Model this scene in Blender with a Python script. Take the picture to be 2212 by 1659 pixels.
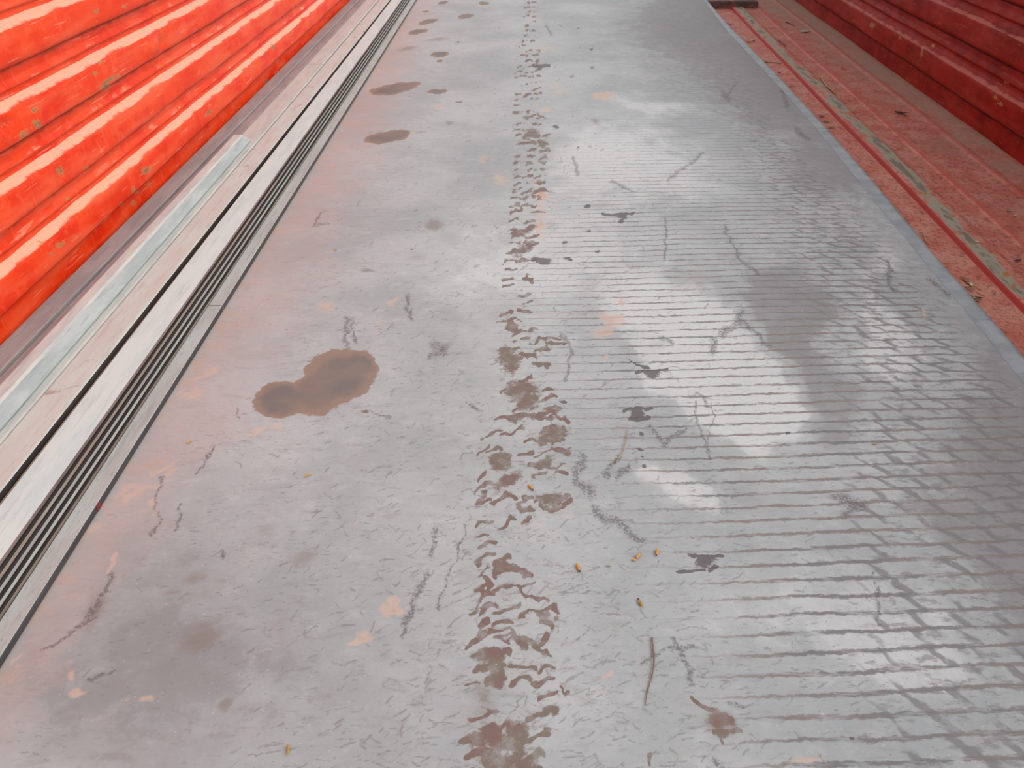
import bpy, math, random
import numpy as np
from mathutils import Vector, Matrix, Euler

random.seed(7)
rng = np.random.default_rng(7)
scene = bpy.context.scene
for o in list(bpy.data.objects):
    bpy.data.objects.remove(o, do_unlink=True)

# ------------------------------------------------------------------ camera
F_PX, W_PX, H_PX = 1660.0, 2212.0, 1659.0
CAM_H = 0.77
PITCH = math.atan(1196.5 / F_PX)
YAW = math.atan(24 * math.cos(PITCH) / F_PX)
cd = bpy.data.cameras.new('camera')
cam = bpy.data.objects.new('camera', cd)
scene.collection.objects.link(cam)
cam.location = (0, 0, CAM_H)
cam.rotation_euler = (math.pi / 2 - PITCH, 0, YAW)
cd.sensor_width = 36
cd.lens = 36 * F_PX / W_PX
cd.clip_start = 0.02
cd.dof.use_dof = True
cd.dof.focus_distance = 1.15
cd.dof.aperture_fstop = 13.0
scene.camera = cam

# ------------------------------------------------------------------ world, sun, exposure
scene.view_settings.view_transform = 'Standard'
scene.view_settings.look = 'None'
scene.view_settings.exposure = 0.0
scene.view_settings.gamma = 1.0
scene.view_settings.use_curve_mapping = False
world = bpy.data.worlds.new('overcast_sky')
scene.world = world
world.use_nodes = True
bg = world.node_tree.nodes['Background']
bg.inputs[0].default_value = (0.93, 0.97, 1.0, 1)
bg.inputs[1].default_value = 0.70
sd = bpy.data.lights.new('hazy_sun', 'SUN')
sd.energy = 2.25
sd.angle = math.radians(55)
sd.color = (1.0, 0.97, 0.93)
sun = bpy.data.objects.new('hazy_sun', sd)
scene.collection.objects.link(sun)
# the haze-veiled sun stands to the right of the lorry
sun.rotation_euler = Vector((0.95, -0.25, 0.92)).to_track_quat('Z', 'Y').to_euler()

# ------------------------------------------------------------------ helpers
R_CAM = np.array(Euler(cam.rotation_euler).to_matrix())

def back(px, py, z=0.0):
    """photo pixel -> point on the horizontal plane at height z"""
    d = R_CAM @ np.array([(px - W_PX / 2) / F_PX, -(py - H_PX / 2) / F_PX, -1.0])
    t = (z - CAM_H) / d[2]
    return np.array([d[0] * t, d[1] * t, z])

def proj(P):
    """world points (n,3) -> photo pixels; used once to look up where a stain lies on a sheet"""
    Q = (P - np.array([0, 0, CAM_H])) @ R_CAM
    w = np.maximum(-Q[:, 2], 1e-3)
    return W_PX / 2 + F_PX * Q[:, 0] / w, H_PX / 2 - F_PX * Q[:, 1] / w, -Q[:, 2]

def link(name, me, mats, parent=None, label=None, cat=None, group=None, kind=None):
    o = bpy.data.objects.new(name, me)
    scene.collection.objects.link(o)
    for m in (mats if isinstance(mats, (list, tuple)) else [mats]):
        me.materials.append(m)
    if parent is not None: o.parent = parent
    if label: o['label'] = label
    if cat: o['category'] = cat
    if group: o['group'] = group
    if kind: o['kind'] = kind
    return o

def mesh(verts, faces, smooth=False, name='mesh'):
    me = bpy.data.meshes.new(name)
    me.from_pydata([tuple(map(float, v)) for v in verts], [], faces)
    if smooth:
        me.polygons.foreach_set('use_smooth', [True] * len(me.polygons))
    me.update()
    return me

def grid_mesh(P, flip=False):
    """P: (rows, cols, 3) array -> mesh of quads"""
    r, c = P.shape[:2]
    me = bpy.data.meshes.new('grid')
    n = r * c
    me.vertices.add(n)
    me.vertices.foreach_set('co', P.reshape(-1).astype(np.float32))
    i = np.arange(n).reshape(r, c)
    q = np.stack([i[:-1, :-1], i[:-1, 1:], i[1:, 1:], i[1:, :-1]], -1).reshape(-1, 4)
    if flip: q = q[:, ::-1]
    m = len(q)
    me.loops.add(m * 4)
    me.loops.foreach_set('vertex_index', q.reshape(-1).astype(np.int32))
    me.polygons.add(m)
    me.polygons.foreach_set('loop_start', (np.arange(m) * 4).astype(np.int32))
    me.polygons.foreach_set('loop_total', np.full(m, 4, np.int32))
    me.polygons.foreach_set('use_smooth', np.ones(m, bool))
    me.update(calc_edges=True)
    return me

def set_attr(me, name, vals):
    a = me.attributes.new(name, 'FLOAT', 'POINT')
    v = np.zeros(len(me.vertices), np.float32)
    v[:len(vals)] = vals
    a.data.foreach_set('value', v)

ROWS = None            # for the big sheet: picture height of each mesh row, to find vertices quickly
def near(px, py, x0, x1, y0, y1):
    a, b = 0, len(px)
    if ROWS is not None:
        r = np.where((ROWS > y0 - 45) & (ROWS < y1 + 45))[0]
        if not len(r): return np.zeros(0, int)
        a, b = r[0] * NCOL, (r[-1] + 1) * NCOL
    X, Y = px[a:b], py[a:b]
    return a + np.where((X > x0) & (X < x1) & (Y > y0) & (Y < y1))[0]

def ell(px, py, f, cx, cy, rx, ry, ang=0, amp=1.0):
    """add a blot: the field falls from 1.5 in the middle through 0.5 on its rim"""
    R = 1.6 * max(rx, ry)
    s = near(px, py, cx - R, cx + R, cy - R, cy + R)
    if not len(s): return
    a = math.radians(ang)
    dx, dy = px[s] - cx, py[s] - cy
    u = (dx * math.cos(a) + dy * math.sin(a)) / rx
    v = (-dx * math.sin(a) + dy * math.cos(a)) / ry
    f[s] = np.maximum(f[s], amp * np.clip(1.5 - np.sqrt(u * u + v * v), 0, 1.5))

def line(px, py, f, pts, w, amp=1.0):
    for (x0, y0), (x1, y1) in zip(pts[:-1], pts[1:]):
        m = 2 * w
        s = near(px, py, min(x0, x1) - m, max(x0, x1) + m, min(y0, y1) - m, max(y0, y1) + m)
        if not len(s): continue
        dx, dy = x1 - x0, y1 - y0
        t = np.clip(((px[s] - x0) * dx + (py[s] - y0) * dy) / (dx * dx + dy * dy + 1e-9), 0, 1)
        d = np.hypot(px[s] - x0 - t * dx, py[s] - y0 - t * dy) / w
        f[s] = np.maximum(f[s], amp * np.clip(1.5 - d, 0, 1.5))

def soft(px, py, cx, cy, rx, ry, ang=0, p=2):
    a = math.radians(ang)
    dx, dy = px - cx, py - cy
    u = (dx * math.cos(a) + dy * math.sin(a)) / rx
    v = (-dx * math.sin(a) + dy * math.cos(a)) / ry
    return np.exp(-np.power(u * u + v * v, p / 2))

# ------------------------------------------------------------------ material helper
class Mat:
    def __init__(s, name, rough=0.5, spec=0.5, metallic=0.0):
        s.m = bpy.data.materials.new(name); s.m.use_nodes = True
        s.nt = s.m.node_tree; s.N = s.nt.nodes; s.L = s.nt.links
        s.b = s.N['Principled BSDF']
        s.b.inputs['Roughness'].default_value = rough
        s.b.inputs['Specular IOR Level'].default_value = spec
        s.b.inputs['Metallic'].default_value = metallic
        s.tc = s.N.new('ShaderNodeTexCoord').outputs['Object']
    def _in(s, sock, v):
        if isinstance(v, bpy.types.NodeSocket): s.L.new(v, sock)
        elif isinstance(v, tuple) and len(v) == 3 and sock.type == 'RGBA': sock.default_value = (*v, 1)
        else: sock.default_value = v
    def mapping(s, scale=(1, 1, 1), rot=(0, 0, 0), loc=(0, 0, 0), vec=None):
        n = s.N.new('ShaderNodeMapping')
        s.L.new(vec or s.tc, n.inputs[0])
        n.inputs['Scale'].default_value = scale; n.inputs['Rotation'].default_value = rot; n.inputs['Location'].default_value = loc
        return n.outputs[0]
    def noise(s, scale, detail=4, rough=0.55, vec=None, dist=0.0):
        n = s.N.new('ShaderNodeTexNoise')
        s.L.new(vec or s.tc, n.inputs['Vector'])
        n.inputs['Scale'].default_value = scale; n.inputs['Detail'].default_value = detail
        n.inputs['Roughness'].default_value = rough; n.inputs['Distortion'].default_value = dist
        return n.outputs['Fac']
    def voronoi(s, scale, vec=None, out='Distance', feature='F1'):
        n = s.N.new('ShaderNodeTexVoronoi'); n.feature = feature
        s.L.new(vec or s.tc, n.inputs['Vector']); n.inputs['Scale'].default_value = scale
        return n.outputs[out]
    def math(s, op, a, b=0.0, c=0.0, clamp=False):
        n = s.N.new('ShaderNodeMath'); n.operation = op; n.use_clamp = clamp
        s._in(n.inputs[0], a); s._in(n.inputs[1], b); s._in(n.inputs[2], c)
        return n.outputs[0]
    def ramp(s, v, lo, hi, a=0.0, b=1.0, smooth=True):
        n = s.N.new('ShaderNodeMapRange')
        if smooth: n.interpolation_type = 'SMOOTHSTEP'
        s._in(n.inputs['Value'], v)
        n.inputs['From Min'].default_value = lo; n.inputs['From Max'].default_value = hi
        n.inputs['To Min'].default_value = a; n.inputs['To Max'].default_value = b
        return n.outputs['Result']
    def mix(s, fac, a, b, mode='MIX'):
        n = s.N.new('ShaderNodeMix'); n.data_type = 'RGBA'; n.blend_type = mode
        s._in(n.inputs[0], fac); s._in(n.inputs[6], a); s._in(n.inputs[7], b)
        return n.outputs[2]
    def attr(s, name):
        n = s.N.new('ShaderNodeAttribute'); n.attribute_name = name
        return n.outputs['Fac']
    def sep(s, vec=None):
        n = s.N.new('ShaderNodeSeparateXYZ'); s.L.new(vec or s.tc, n.inputs[0]); return n.outputs
    def color(s, v): s._in(s.b.inputs['Base Color'], v)
    def rough(s, v): s._in(s.b.inputs['Roughness'], v)
    def bump(s, h, strength=0.3, dist=0.002):
        n = s.N.new('ShaderNodeBump'); n.inputs['Strength'].default_value = strength; n.inputs['Distance'].default_value = dist
        s._in(n.inputs['Height'], h); s.L.new(n.outputs[0], s.b.inputs['Normal'])

SK = 0.037          # the load and the right side run slightly askew of the left side
# ================================================================== MATERIALS
# ---- painted corrugated steel
def paint_mat(name, c_main, c_deep, c_fade, c_chalk_highlight, c_dirt_shade, rough, fade_lo, spec, chalk_highlight=1.0):
    M = Mat(name, rough=rough, spec=spec)
    n1 = M.noise(9, 6, 0.6)
    n2 = M.noise(34, 6, 0.7)
    lv = M.mapping(scale=(1, 4, 30))
    n3 = M.noise(1.0, 5, 0.6, vec=lv)
    c = M.mix(M.ramp(n1, 0.36, 0.62), c_deep, c_main)
    c = M.mix(M.ramp(n3, 0.42, 0.66, 0, 0.65), c, c_fade)
    c = M.mix(M.math('MULTIPLY', M.ramp(n2, fade_lo, fade_lo + 0.2), 0.6), c, c_fade)
    # drip marks and scratches down the faces
    sc = M.ramp(M.noise(1.0, 3, 0.5, vec=M.mapping(scale=(40, 120, 9), rot=(0.25, 0, 0))), 0.62, 0.70)
    c = M.mix(M.math('MULTIPLY', sc, 0.5), c, c_fade)
    sl = M.ramp(M.noise(1.0, 3, 0.5, vec=M.mapping(scale=(30, 10, 160), rot=(0.1, 0, 0))), 0.64, 0.70)
    c = M.mix(M.math('MULTIPLY', sl, 0.35), c, c_chalk_highlight)
    # chalky, sun-bleached paint with a sky highlight painted in on the rib shoulders
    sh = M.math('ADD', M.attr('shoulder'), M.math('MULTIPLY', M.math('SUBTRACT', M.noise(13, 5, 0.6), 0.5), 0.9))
    c = M.mix(M.math('MULTIPLY', M.ramp(sh, 0.42, 0.62), chalk_highlight), c, c_chalk_highlight)
    # dirt and undercut shade painted into the grooves
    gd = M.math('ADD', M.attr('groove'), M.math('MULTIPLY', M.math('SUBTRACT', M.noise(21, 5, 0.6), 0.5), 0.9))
    c = M.mix(M.ramp(gd, 0.35, 0.9, 0, 0.8), c, c_dirt_shade)
    # chips down to metal
    ch = M.attr('chip')
    v = M.math('ADD', ch, M.math('MULTIPLY', M.math('SUBTRACT', M.noise(95, 5, 0.65), 0.5), 2.6))
    rim = M.ramp(v, 0.42, 0.60); core = M.ramp(v, 0.85, 1.1)
    c = M.mix(M.math('MULTIPLY', rim, 0.75), c, (0.50, 0.24, 0.09))
    c = M.mix(M.math('MULTIPLY', core, 0.85), c, (0.20, 0.16, 0.10))
    M.color(c)
    M.rough(M.ramp(n2, 0.3, 0.7, rough - 0.06, rough + 0.14))
    M.bump(M.math('ADD', M.noise(60, 3), M.math('MULTIPLY', core, -0.8)), 0.15, 0.002)
    return M.m

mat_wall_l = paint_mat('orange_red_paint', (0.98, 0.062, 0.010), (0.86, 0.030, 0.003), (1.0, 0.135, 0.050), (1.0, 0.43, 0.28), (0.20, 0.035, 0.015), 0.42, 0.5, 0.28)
mat_wall_r = paint_mat('shaded_red_paint', (0.33, 0.014, 0.006), (0.21, 0.006, 0.002), (0.38, 0.036, 0.02), (0.50, 0.15, 0.11), (0.05, 0.006, 0.005), 0.45, 0.56, 0.14, 0.8)  # same lorry red as the left side, darkened to paint in its shade

# ---- lorry bed floor: salmon red worn paint, dust
def floor_mat():
    M = Mat('worn_red_floor_paint', rough=0.6, spec=0.35)
    n1 = M.noise(14, 6, 0.65); n2 = M.noise(90, 5, 0.7); n3 = M.noise(5, 5, 0.6)
    c = M.mix(M.ramp(n1, 0.35, 0.65), (0.54, 0.145, 0.10), (0.62, 0.26, 0.19))
    c = M.mix(M.ramp(n2, 0.50, 0.62, 0, 0.7), c, (0.24, 0.065, 0.055))
    c = M.mix(M.ramp(M.noise(1.0, 5, 0.7, vec=M.mapping(scale=(60, 9, 1))), 0.54, 0.66, 0, 0.5), c, (0.30, 0.12, 0.095))
    x, y, z = M.sep()
    dust = M.attr('dust')
    d = M.math('MULTIPLY', M.ramp(M.math('ADD', dust, M.math('MULTIPLY', M.math('SUBTRACT', n3, 0.5), 1.3)), 0.3, 1.0), 0.85)
    c = M.mix(d, c, (0.38, 0.27, 0.205))
    # purplish bare bits close to the sheets
    c = M.mix(M.ramp(M.math('ADD', M.attr('edge'), M.math('MULTIPLY', M.math('SUBTRACT', M.noise(22, 5, 0.7), 0.5), 2.2)), 0.55, 0.85, 0, 0.75), c, (0.15, 0.09, 0.105))
    # deep red side of the rib
    c = M.mix(M.attr('riser'), c, (0.42, 0.03, 0.02))
    c = M.mix(M.math('MULTIPLY', M.attr('fresh'), 0.7), c, (0.60, 0.10, 0.075))
    # worn metal along the rib top
    w = M.math('ADD', M.attr('worn'), M.math('MULTIPLY', M.math('SUBTRACT', M.noise(1.0, 6, 0.65, vec=M.mapping(scale=(30, 7, 30)), dist=0.4), 0.5), 2.6))
    c = M.mix(M.ramp(w, 0.50, 0.66), c, (0.36, 0.33, 0.25))
    c = M.mix(M.ramp(w, 0.82, 1.0, 0, 0.85), c, (0.20, 0.15, 0.115))
    c = M.mix(M.math('MULTIPLY', M.ramp(M.noise(31, 3), 0.62, 0.7), M.ramp(w, 0.5, 0.7)), c, (0.42, 0.19, 0.06))
    # crumbs of dirt
    c = M.mix(M.ramp(M.noise(210, 3, 0.6), 0.68, 0.74, 0, 0.6), c, (0.10, 0.07, 0.06))
    M.color(c)
    M.bump(M.math('ADD', n2, M.math('MULTIPLY', n1, 0.6)), 0.25, 0.0015)
    return M.m
mat_floor = floor_mat()

# ---- the big steel sheet
def sheet_mat():
    M = Mat('stained_mill_steel', rough=0.42, spec=0.32)
    x, y, z = M.sep()
    big = M.noise(2.6, 5, 0.6, dist=0.3)
    med = M.noise(15, 6, 0.65)
    fine = M.noise(130, 5, 0.7)
    c = M.mix(M.ramp(big, 0.36, 0.64), (0.368, 0.39, 0.397), (0.475, 0.493, 0.50))
    c = M.mix(M.ramp(med, 0.50, 0.72, 0, 0.35), c, (0.40, 0.365, 0.35))
    c = M.mix(M.ramp(med, 0.26, 0.44, 0.3, 0), c, (0.30, 0.30, 0.31))
    c = M.mix(M.ramp(M.noise(1.0, 6, 0.7, vec=M.mapping(scale=(22, 60, 1), rot=(0, 0, -0.5))), 0.50, 0.70, 0, 0.45), c, (0.29, 0.28, 0.285))
    c = M.mix(M.ramp(M.noise(1.0, 6, 0.7, vec=M.mapping(scale=(18, 30, 1), loc=(4, 4, 0))), 0.52, 0.70, 0, 0.4), c, (0.56, 0.565, 0.575))
    c = M.mix(M.math('MULTIPLY', M.ramp(M.noise(1.0, 6, 0.72, vec=M.mapping(scale=(28, 50, 1), loc=(9, 1, 0))), 0.44, 0.60), M.attr('mott')), c, (0.17, 0.165, 0.17))
    # burnished zones / dull zones (wear left by the sheet that lay on top), near-left vignette painted in
    tone = M.attr('tone')
    tn = M.math('ADD', tone, M.math('MULTIPLY', M.math('SUBTRACT', M.noise(11, 6, 0.7), 0.5), 0.75))
    c = M.mix(M.ramp(tn, 0.10, 1.1, 0, 0.7), c, (0.70, 0.71, 0.71))
    c = M.mix(M.ramp(tn, 0.50, 0.62, 0, 0.28), c, (0.70, 0.70, 0.70))
    c = M.mix(M.ramp(tn, -0.05, -0.75, 0, 0.7), c, (0.24, 0.23, 0.232))
    c = M.mix(M.ramp(tn, -0.40, -0.46, 0, 0.22), c, (0.22, 0.205, 0.21))
    # cross stripes
    wob = M.math('MULTIPLY', M.math('SUBTRACT', M.noise(9, 3, 0.5), 0.5), 0.012)
    wob2 = M.math('MULTIPLY', M.math('SUBTRACT', M.noise(75, 4, 0.65), 0.5), 0.010)
    yy = M.math('ADD', M.math('ADD', M.math('ADD', y, M.math('MULTIPLY', x, -0.055)), wob), wob2)
    ph = M.math('PINGPONG', M.math('DIVIDE', yy, 0.0262), 0.5)     # 0 in the middle of a line, 0.5 between lines
    st = M.attr('stripe')
    thick = M.math('ADD', M.math('MULTIPLY', st, 0.115), M.math('MULTIPLY', M.math('SUBTRACT', M.noise(24, 4, 0.6), 0.5), 0.16))
    ln = M.ramp(M.math('SUBTRACT', thick, ph), -0.05, 0.05)
    brk = M.ramp(M.noise(55, 4, 0.7, vec=M.mapping(scale=(0.35, 2.2, 1))), 0.36, 0.52, 0.25, 1)
    lf = M.math('MULTIPLY', M.math('MULTIPLY', ln, brk), M.math('MINIMUM', M.math('MULTIPLY', st, 1.2), 0.88))
    lcol = M.mix(M.ramp(M.noise(6, 3), 0.42, 0.58), (0.175, 0.165, 0.17), (0.24, 0.185, 0.18))
    c = M.mix(lf, c, lcol)
    # slanting links between the stripes: the scale-like print at the right
    row = M.math('FLOOR', M.math('ADD', M.math('DIVIDE', yy, 0.0524), 0.0))
    row2 = M.math('FLOOR', M.math('DIVIDE', yy, 0.0262))
    jit = M.math('FRACT', M.math('MULTIPLY', M.math('SINE', M.math('MULTIPLY', row2, 12.9898)), 43.758))
    xx = M.math('ADD', M.math('ADD', x, M.math('MULTIPLY', y, 0.75)), M.math('ADD', M.math('MULTIPLY', jit, 0.05), M.math('MULTIPLY', wob2, 1.2)))
    xx = M.math('ADD', xx, M.math('MULTIPLY', M.math('SUBTRACT', M.noise(13, 3), 0.5), 0.05))
    pd = M.math('PINGPONG', M.math('DIVIDE', xx, 0.052), 0.5)
    bk = M.attr('brick')
    dl = M.ramp(M.math('SUBTRACT', M.math('MULTIPLY', bk, 0.12), pd), -0.05, 0.05)
    gate = M.ramp(M.noise(20, 3, 0.6), 0.40, 0.55)
    c = M.mix(M.math('MULTIPLY', M.math('MULTIPLY', dl, gate), M.math('MINIMUM', M.math('MULTIPLY', bk, 1.0), 0.75)), c, (0.19, 0.18, 0.185))
    # dull mottling where scales are dense
    c = M.mix(M.math('MULTIPLY', M.ramp(M.noise(48, 5, 0.7, vec=M.mapping(scale=(0.6, 1.6, 1), rot=(0, 0, 0.3))), 0.52, 0.62), M.math('MULTIPLY', bk, 0.6)), c, (0.215, 0.20, 0.205))
    # little slanting ticks everywhere
    tv = M.mapping(scale=(60, 190, 1), rot=(0, 0, -0.75))
    tk = M.ramp(M.noise(1.0, 3, 0.6, vec=tv), 0.58, 0.66)
    tk = M.math('MULTIPLY', tk, M.ramp(M.noise(9, 5, 0.65), 0.44, 0.58))
    c = M.mix(M.math('MULTIPLY', tk, 0.55), c, (0.225, 0.205, 0.21))
    tkk = M.math('ADD', M.attr('tick'), M.math('MULTIPLY', M.math('SUBTRACT', M.noise(170, 4, 0.7), 0.5), 1.6))
    c = M.mix(M.ramp(tkk, 0.5, 1.25, 0, 0.5), c, (0.20, 0.175, 0.17))
    # white rub marks
    rv = M.mapping(scale=(140, 260, 1), rot=(0, 0, -0.6), loc=(3, 1, 0))
    c = M.mix(M.ramp(M.noise(1.0, 2, 0.5, vec=rv), 0.68, 0.74, 0, 0.35), c, (0.66, 0.67, 0.67))
    # pink and peach rust bloom
    pk = M.attr('pink')
    p = M.math('ADD', pk, M.math('MULTIPLY', M.math('SUBTRACT', M.noise(9, 5, 0.6), 0.5), 1.1))
    c = M.mix(M.math('MULTIPLY', M.ramp(p, 0.2, 0.9), 0.5), c, (0.52, 0.385, 0.36))
    c = M.mix(M.math('MULTIPLY', M.ramp(M.math('ADD', p, M.math('MULTIPLY', M.math('SUBTRACT', M.noise(23, 4, 0.6), 0.5), 1.6)), 0.85, 1.3), 0.55), c, (0.58, 0.37, 0.28))
    rs = M.attr('rust')
    r = M.math('ADD', rs, M.math('MULTIPLY', M.math('SUBTRACT', M.noise(38, 5, 0.65), 0.5), 1.2))
    c = M.mix(M.ramp(r, 0.35, 0.95, 0, 0.6), c, (0.66, 0.46, 0.36))
    c = M.mix(M.ramp(r, 1.1, 1.6, 0, 0.6), c, (0.62, 0.33, 0.20))
    # pale brown faint stains
    fs = M.attr('faint')
    c = M.mix(M.ramp(M.math('ADD', fs, M.math('MULTIPLY', M.math('SUBTRACT', M.noise(16, 5, 0.6), 0.5), 0.9)), 0.3, 1.1, 0, 0.62), c, (0.235, 0.195, 0.165))
    # tyre prints, brown
    tr = M.attr('tread')
    t = M.math('ADD', tr, M.math('MULTIPLY', M.math('SUBTRACT', M.noise(150, 5, 0.7), 0.5), 1.3))
    t = M.math('ADD', t, M.math('MULTIPLY', M.math('SUBTRACT', M.noise(32, 3, 0.5), 0.5), 0.8))
    tm = M.math('MULTIPLY', M.ramp(t, 0.38, 0.75, 0, 1.0), M.ramp(M.noise(42, 5, 0.65), 0.34, 0.54, 0.6, 1))
    c = M.mix(tm, c, M.mix(M.ramp(M.noise(18, 3), 0.4, 0.6), (0.215, 0.135, 0.115), (0.21, 0.165, 0.13)))
    # oil drops
    sn = M.attr('stain')
    s_ = M.math('ADD', sn, M.math('MULTIPLY', M.math('SUBTRACT', M.noise(60, 5, 0.6), 0.5), 0.34))
    m1 = M.ramp(s_, 0.47, 0.55)
    m2 = M.ramp(s_, 0.55, 0.95)
    inner = M.mix(M.ramp(M.noise(13, 4), 0.4, 0.62), (0.225, 0.165, 0.135), (0.165, 0.14, 0.13))
    rimc = (0.30, 0.20, 0.145)
    c = M.mix(M.math('MULTIPLY', m1, 0.92), c, M.mix(m2, rimc, inner))
    # dark splats and scuffs
    dk = M.attr('dark')
    d = M.math('ADD', dk, M.math('MULTIPLY', M.math('SUBTRACT', M.noise(190, 4, 0.7), 0.5), 1.1))
    c = M.mix(M.ramp(d, 0.45, 0.8, 0, 0.85), c, (0.105, 0.08, 0.085))
    sf = M.attr('scuff')
    s2 = M.math('ADD', sf, M.math('MULTIPLY', M.math('SUBTRACT', M.noise(240, 4, 0.75), 0.5), 2.6))
    stip = M.ramp(M.noise(230, 3, 0.6), 0.40, 0.52, 0.25, 1)
    c = M.mix(M.math('MULTIPLY', stip, M.ramp(s2, 0.5, 1.4, 0, 0.72)), c, (0.13, 0.105, 0.115))
    # specks
    c = M.mix(M.ramp(M.noise(330, 2, 0.5), 0.70, 0.76, 0, 0.55), c, (0.14, 0.12, 0.12))
    c = M.mix(M.ramp(fine, 0.3, 0.7, 0, 0.10), c, (0.2, 0.2, 0.2))
    M.color(c)
    M.rough(M.ramp(M.math('ADD', tn, M.math('MULTIPLY', med, 0.3)), -0.4, 1.0, 0.56, 0.36))
    hb = M.math('ADD', M.math('MULTIPLY', fine, 0.5), M.math('MULTIPLY', M.noise(34, 4, 0.6), 0.8))
    hb = M.math('SUBTRACT', hb, M.math('MULTIPLY', lf, 0.5))
    M.bump(hb, 0.16, 0.0012)
    return M.m
mat_sheet = sheet_mat()

def lower_sheet_mat():
    M = Mat('blue_grey_steel', rough=0.5)
    n = M.noise(20, 5, 0.6)
    c = M.mix(M.ramp(n, 0.38, 0.6), (0.28, 0.31, 0.335), (0.36, 0.385, 0.40))
    c = M.mix(M.ramp(M.noise(1.0, 3, 0.6, vec=M.mapping(scale=(12, 75, 1))), 0.60, 0.68, 0, 0.55), c, (0.17, 0.175, 0.19))
    c = M.mix(M.ramp(M.noise(9, 4), 0.58, 0.7, 0, 0.5), c, (0.36, 0.29, 0.24))
    M.color(c); M.bump(n, 0.15, 0.001)
    return M.m
mat_lower = lower_sheet_mat()

def edge_mat():
    M = Mat('rusty_cut_edge', rough=0.6)
    c = M.mix(M.ramp(M.noise(12, 4), 0.4, 0.6), (0.30, 0.20, 0.155), (0.27, 0.265, 0.27))
    M.color(c)
    return M.m
mat_edge = edge_mat()

# ---- bar steels: colour a/b patches, c streak colour, amount of streaks
def bar_mat(name, a, b, st, amt=0.5, rough=0.42, fine=0.3, spots=None, bump=0.2):
    M = Mat(name, rough=rough, spec=0.5)
    n1 = M.noise(1.0, 5, 0.6, vec=M.mapping(scale=(34, 7, 34)))
    n2 = M.noise(1.0, 5, 0.7, vec=M.mapping(scale=(260, 60, 260)))
    c = M.mix(M.ramp(n1, 0.38, 0.62), a, b)
    ns = M.noise(1.0, 4, 0.65, vec=M.mapping(scale=(120, 9, 120), loc=(5, 2, 1)))
    c = M.mix(M.ramp(ns, 0.52, 0.68, 0, amt), c, st)
    c = M.mix(M.ramp(n2, 0.55, 0.7, 0, fine), c, tuple(0.55 * v for v in a))
    if spots:
        c = M.mix(M.ramp(M.noise(11, 4, 0.6), 0.64, 0.72, 0, 0.7), c, spots)
    M.color(c)
    M.bump(M.math('ADD', n2, M.math('MULTIPLY', n1, 0.7)), bump, 0.0012)
    return M.m
m_white = bar_mat('pale_bluish_steel', (0.545, 0.69, 0.685), (0.62, 0.74, 0.72), (0.42, 0.50, 0.50), 0.5, 0.4, 0.2)
m_pink = bar_mat('pale_pinkish_steel', (0.55, 0.57, 0.53), (0.56, 0.64, 0.59), (0.42, 0.37, 0.35), 0.5, 0.46, 0.3, (0.33, 0.23, 0.21))
m_cream = bar_mat('pale_cream_steel', (0.56, 0.60, 0.55), (0.50, 0.54, 0.52), (0.34, 0.36, 0.36), 0.5, 0.46, 0.35)
m_tube = bar_mat('galvanised_tube_steel', (0.60, 0.65, 0.60), (0.50, 0.56, 0.55), (0.36, 0.41, 0.43), 0.55, 0.42, 0.25)
m_tubeside = bar_mat('shaded_tube_flank', (0.37, 0.42, 0.42), (0.47, 0.51, 0.50), (0.28, 0.31, 0.33), 0.5, 0.42, 0.3)  # tube steel darkened: side shading painted on the right flank
m_mauve = bar_mat('mauve_brown_steel', (0.285, 0.265, 0.265), (0.35, 0.315, 0.305), (0.22, 0.205, 0.21), 0.5, 0.5, 0.35)
m_text = bar_mat('pitted_grey_steel', (0.50, 0.505, 0.49), (0.46, 0.44, 0.42), (0.32, 0.31, 0.30), 0.5, 0.42, 0.75, None, 0.5)
m_dark = bar_mat('dark_reflection_steel_edge', (0.045, 0.048, 0.055), (0.06, 0.06, 0.065), (0.09, 0.08, 0.085), 0.4, 0.45, 0.2)  # mill scale plus a dark reflection painted into the side colour
m_ang = [bar_mat('angle_edge_steel_%s' % n, a, b, s_, 0.5, 0.38, 0.3) for n, a, b, s_ in (
    ('purple', (0.16, 0.11, 0.11), (0.22, 0.16, 0.15), (0.12, 0.08, 0.085)),
    ('rusty', (0.28, 0.24, 0.21), (0.30, 0.22, 0.17), (0.40, 0.38, 0.34)),
    ('grey', (0.36, 0.35, 0.32), (0.32, 0.31, 0.31), (0.22, 0.18, 0.17)),
    ('bright', (0.42, 0.42, 0.37), (0.33, 0.34, 0.32), (0.22, 0.19, 0.17)),
    ('brown', (0.22, 0.165, 0.125), (0.26, 0.21, 0.17), (0.15, 0.10, 0.09)))]
m_black = bar_mat('shadowed_rusty_steel', (0.05, 0.04, 0.042), (0.07, 0.055, 0.05), (0.09, 0.06, 0.05), 0.3, 0.6, 0.2)  # near-black colour stands in for the shade inside the gaps
m_brass = bar_mat('tan_rusty_steel', (0.32, 0.25, 0.17), (0.26, 0.21, 0.17), (0.18, 0.13, 0.10), 0.4, 0.45, 0.2)

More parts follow.
